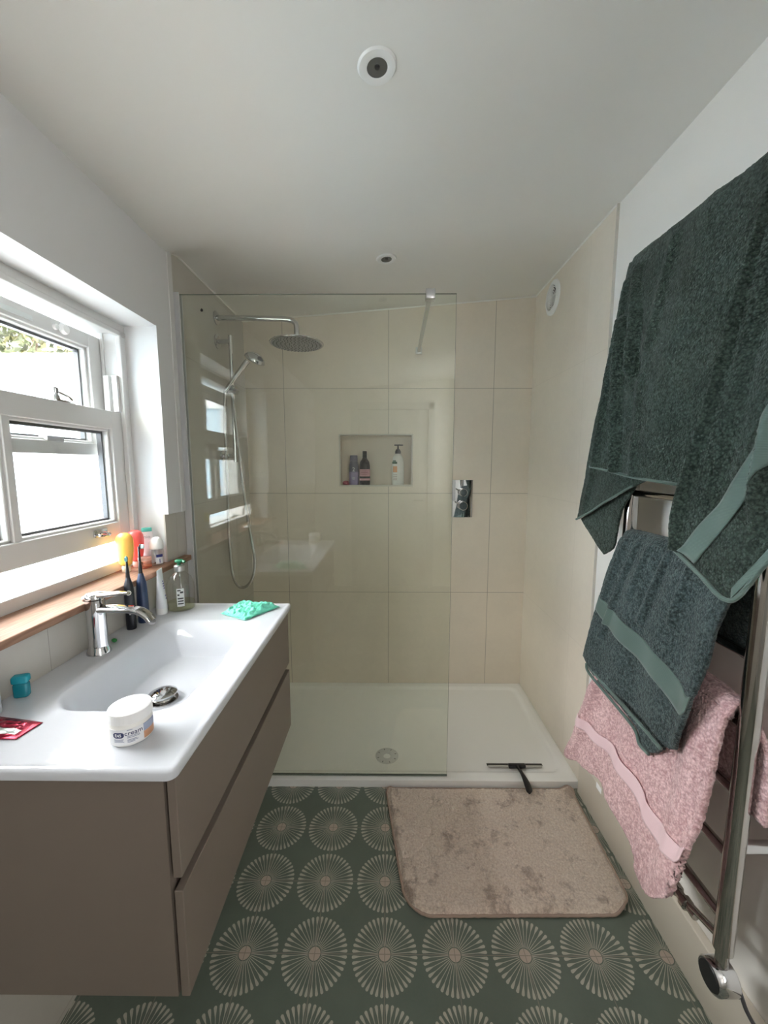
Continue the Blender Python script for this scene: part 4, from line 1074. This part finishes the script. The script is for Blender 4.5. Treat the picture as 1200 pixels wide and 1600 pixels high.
def curve(*kn):
    def f(u):
        for (a, b), (c, d_) in zip(kn, kn[1:]):
            if u <= c: return b + (d_ - b) * (u - a) / (c - a)
        return kn[-1][1]
    def g(u): return (f(max(0, u - .04)) + f(max(0, u - .02)) + f(u) + f(min(1, u + .02)) + f(min(1, u + .04))) / 5
    return g
def crease(u, v, u0, v0, u1, v1, w_, amp):
    dx, dy = u1 - u0, v1 - v0; L2 = dx * dx + dy * dy
    t = max(0, min(1, ((u - u0) * dx + (v - v0) * dy) / L2)); d_ = math.hypot(u - u0 - t * dx, (v - v0 - t * dy))
    return amp * math.exp(-(d_ / w_) ** 2)

# big dark green bath towel over the top of the rail
T1 = thing('bath_towel', 'large dark green bath towel draped over the top of the towel rail', 'towel', 'green terry towels')
def fM(u, v):
    return (crease(u, v, .10, .08, .19, .54, .020, .020) + crease(u, v, .05, .30, .22, 1., .018, .026) + crease(u, v, .0, .12, .04, 1., .02, .012) + crease(u, v, .27, .60, .36, 1., .03, .012) + crease(u, v, .34, .05, .30, .45, .03, .010) - crease(u, v, .18, .3, .30, .8, .03, .010)
            + crease(u, v, .55, .0, .42, .8, .10, .006) + .004 * math.sin(u * 13 + v * 2) * v)
cloth('main_panel', T1, GREEN_TERRY, [(.72, 1.237, 1.993), (.72, 1.103, 1.988), (.72, .959, 1.982), (.72, .825, 1.978), (.72, .700, 1.976)],
      [(.655, 1.273, 1.383), (.665, 1.072, 1.356), (.672, .893, 1.342), (.678, .70, 1.329)],
      [(.72, 1.237, 1.993), (.705, 1.25, 1.837), (.68, 1.263, 1.635), (.655, 1.273, 1.383)],
      [(.72, .700, 1.976), (.70, .70, 1.743), (.678, .70, 1.329)], folds=fM, back=.50)
edge_roll('hem', T1, GREEN_BAND, [(.650, 1.276, 1.382), (.659, 1.17, 1.367), (.661, 1.072, 1.354), (.667, .893, 1.340), (.672, .74, 1.330)])
cloth('side_fold', T1, GREEN_TERRY, [(.740, 1.286, 1.996), (.744, 1.20, 1.985), (.746, 1.11, 1.978)],
      [(.675, 1.386, 1.196), (.68, 1.23, 1.27), (.694, 1.103, 1.33), (.700, 1.032, 1.355)],
      [(.740, 1.286, 1.996), (.722, 1.303, 1.839), (.703, 1.348, 1.568), (.675, 1.386, 1.196)],
      [(.746, 1.11, 1.978), (.73, 1.08, 1.7), (.700, 1.032, 1.355)], nu=70, nv=140, folds=lambda u, v: crease(u, v, .25, .1, .12, .95, .05, .010), thick=.007)
cloth('lower_fold', T1, GREEN_TERRY, [(.690, 1.388, 1.197), (.697, 1.26, 1.262), (.706, 1.125, 1.325)],
      [(.693, 1.236, 1.103), (.695, 1.20, 1.128), (.697, 1.189, 1.146)],
      [(.690, 1.388, 1.197), (.692, 1.302, 1.138), (.693, 1.236, 1.103)], [(.706, 1.125, 1.325), (.702, 1.175, 1.245), (.697, 1.189, 1.146)], nu=50, nv=50, thick=.007)
edge_roll('hem', T1, GREEN_BAND, [(.670, 1.388, 1.195), (.673, 1.30, 1.232), (.675, 1.23, 1.268), (.688, 1.11, 1.328)], .0035)
def fR(u, v):
    return crease(u, v, .55, .0, .50, .80, .06, .026) + crease(u, v, .0, .0, .0, 1., .035, .018) - crease(u, v, .25, .1, .22, .8, .08, .010)
RT = [(.690, .764, 1.885), (.694, .735, 1.935), (.700, .690, 1.968), (.702, .62, 1.972), (.702, .56, 1.972)]
RL = [(.690, .764, 1.885), (.660, .769, 1.718), (.635, .788, 1.517), (.625, .813, 1.394), (.620, .833, 1.287), (.620, .831, 1.208)]
RB = [(.620, .831, 1.208), (.617, .755, 1.174), (.620, .687, 1.145), (.635, .651, 1.213), (.650, .615, 1.290), (.665, .56, 1.38)]
RR = [(.702, .56, 1.972), (.68, .56, 1.7), (.665, .56, 1.38)]
o, gR = cloth('front_fold', T1, GREEN_TERRY, RT, RB, RL, RR, nu=120, nv=170, folds=fR, thick=.008)
# woven band across the corner of the front fold: project a strip onto the sheet
def strip_on(g, poly_a, poly_b, off, name, parent, mat, m=40, k=8):
    flat = [p for row in g for p in row]
    A, B = resample([Vector((0, *p)) for p in poly_a], m + 1), resample([Vector((0, *p)) for p in poly_b], m + 1)
    from mathutils import kdtree
    kd = kdtree.KDTree(len(flat))
    for i, p in enumerate(flat): kd.insert((0, p.y, p.z), i)
    kd.balance(); bm = BM(); V_ = []
    for a, b in zip(A, B):
        row = []
        for q in range(k + 1):
            p = a.lerp(b, q / k); xs = sorted(flat[i].x for _, i, _ in kd.find_n(p, 14))
            row.append(bm.verts.new((sum(xs[:3]) / 3 - off, p.y - off * .4, p.z)))
        V_.append(row)
    for a, b in zip(V_, V_[1:]):
        for q in range(k): bm.faces.new((a[q], a[q + 1], b[q + 1], b[q]))
    o = fin(name, bm, mat, parent, angle=180); md = o.modifiers.new('thick', 'SOLIDIFY'); md.thickness = .002; md.offset = 0
    return o
strip_on(gR, [(.815, 1.208), (.750, 1.305), (.700, 1.395), (.672, 1.455), (.64, 1.53)], [(.772, 1.190), (.715, 1.280), (.668, 1.362), (.640, 1.41), (.60, 1.49)], .0062, 'woven_band', T1, GREEN_BAND)
edge_roll('hem', T1, GREEN_BAND, [(.614, .833, 1.207), (.611, .755, 1.173), (.614, .687, 1.144), (.629, .651, 1.212), (.645, .615, 1.289)], .0045)
strip_on(gR, [(.688, 1.166), (.658, 1.225), (.622, 1.300)], [(.686, 1.147), (.652, 1.213), (.613, 1.290)], .0066, 'hem_band', T1, GREEN_BAND, m=20)

# mid towel
T2 = thing('hand_towel', 'dark green folded hand towel with a pale woven band on the middle rungs', 'towel', 'green terry towels')
def fB(u, v):
    s_ = sm(0, .25, v) * .5 + .5
    return s_ * (.0055 * math.sin(u * 21 + 1.5 * math.sin(v * 3)) * (1 - .5 * v) + crease(u, v, .20, .02, .13, .75, .018, .013) + crease(u, v, .50, .03, .42, .5, .018, .012) + crease(u, v, .34, .02, .30, .4, .016, .009) + crease(u, v, .70, .02, .66, .4, .016, .009) + crease(u, v, .08, .02, .05, .5, .016, .009)) + .010 * math.sin(u * 7 + .6) * v
BT = [(.712, 1.172, 1.190), (.712, 1.049, 1.192), (.712, .914, 1.188), (.712, .772, 1.170)]
BL = [(.712, 1.172, 1.190), (.700, 1.198, 1.084), (.68, 1.228, .907), (.66, 1.245, .764)]
BB = [(.66, 1.245, .764), (.66, 1.186, .744), (.66, 1.056, .736), (.66, .938, .730), (.66, .866, .723), (.66, .830, .750), (.66, .811, .806)]
BR = [(.712, .772, 1.170), (.70, .784, 1.094), (.69, .793, 1.035), (.675, .794, .95), (.665, .80, .888), (.66, .811, .806)]
o, gB = cloth('front_layer', T2, GREEN_TERRY2, BT, BB, BL, BR, nu=120, nv=150, folds=fB, back=.17, rad=.022, thick=.011)
band('woven_band', T2, GREEN_BAND, gB, curve((0, .50), (.5, .585), (.82, .635), (1, .775)), curve((0, .615), (.5, .715), (.8, .765), (1, .875)), off=.0075)
B2T = [(.722, 1.19, 1.08), (.720, 1.0, 1.05), (.716, .84, 1.0)]
o, gB2 = cloth('rear_layer', T2, GREEN_TERRY2, B2T, [(.674, 1.252, .731), (.674, 1.229, .710), (.674, 1.075, .696), (.672, .985, .686), (.671, .964, .660), (.671, .923, .662), (.670, .885, .70)],
      [(.722, 1.19, 1.08), (.698, 1.222, .90), (.674, 1.252, .731)], [(.716, .84, 1.0), (.694, .86, .85), (.670, .885, .70)], nu=90, nv=90, thick=.010)
edge_roll('hem', T2, GREEN_BAND, [(.655, 1.250, .758), (.652, 1.186, .738), (.651, 1.056, .730), (.650, .938, .724), (.650, .866, .717)], .0045)
edge_roll('hem', T2, GREEN_BAND, [(.666, 1.252, .728), (.665, 1.229, .706), (.665, 1.075, .692), (.664, .985, .682), (.664, .962, .657), (.663, .923, .658)], .0045)

# pink towel
T3 = thing('hand_towel', 'pink terry hand towel hanging from the lower rungs', 'towel')
PT = [(.712, 1.136, .888), (.712, .964, .896), (.712, .842, .902), (.712, .762, .890)]
PL = [(.712, 1.136, .888), (.700, 1.189, .775), (.69, 1.251, .634), (.68, 1.299, .468), (.67, 1.344, .329)]
PB = [(.67, 1.344, .329), (.67, 1.239, .367), (.67, 1.117, .393), (.67, 1.009, .377), (.67, .950, .350), (.665, .935, .310), (.66, .892, .303), (.66, .843, .345), (.66, .796, .405), (.66, .772, .470)]
PR = [(.712, .762, .890), (.70, .767, .849), (.69, .763, .797), (.68, .758, .721), (.67, .757, .632), (.66, .763, .556), (.66, .772, .470)]
def fP(u, v):
    return sm(0, .3, v) * (.007 * math.sin(u * 15 + .8) + .004 * math.sin(u * 31 + 2 * v)) + crease(u, v, .06, .2, .05, 1., .03, .012) + .016 * sm(.5, 1, v) * sm(.55, .9, u)
o, gP = cloth('front_layer', T3, PINK_TERRY, PT, PB, PL, PR, nu=130, nv=150, folds=fP, back=.20, rad=.024, thick=.014, rough=.0026, backshift=-.05)
band('woven_band', T3, PINK_BAND, gP, curve((0, .64), (.2, .69), (.42, .665), (.68, .63), (.82, .655), (1, .765)), curve((0, .71), (.2, .765), (.42, .745), (.68, .715), (.82, .745), (1, .845)), off=.0135)
bm = BM(); box(bm, .655, .6565, 1.10, 1.128, .385, .402); fin('care_label', bm, WHITEPL, T3, smooth=False)
bm = BM(); box(bm, .668, .6695, 1.205, 1.232, .66, .69); fin('care_label', bm, WHITEPL, T2, smooth=False)
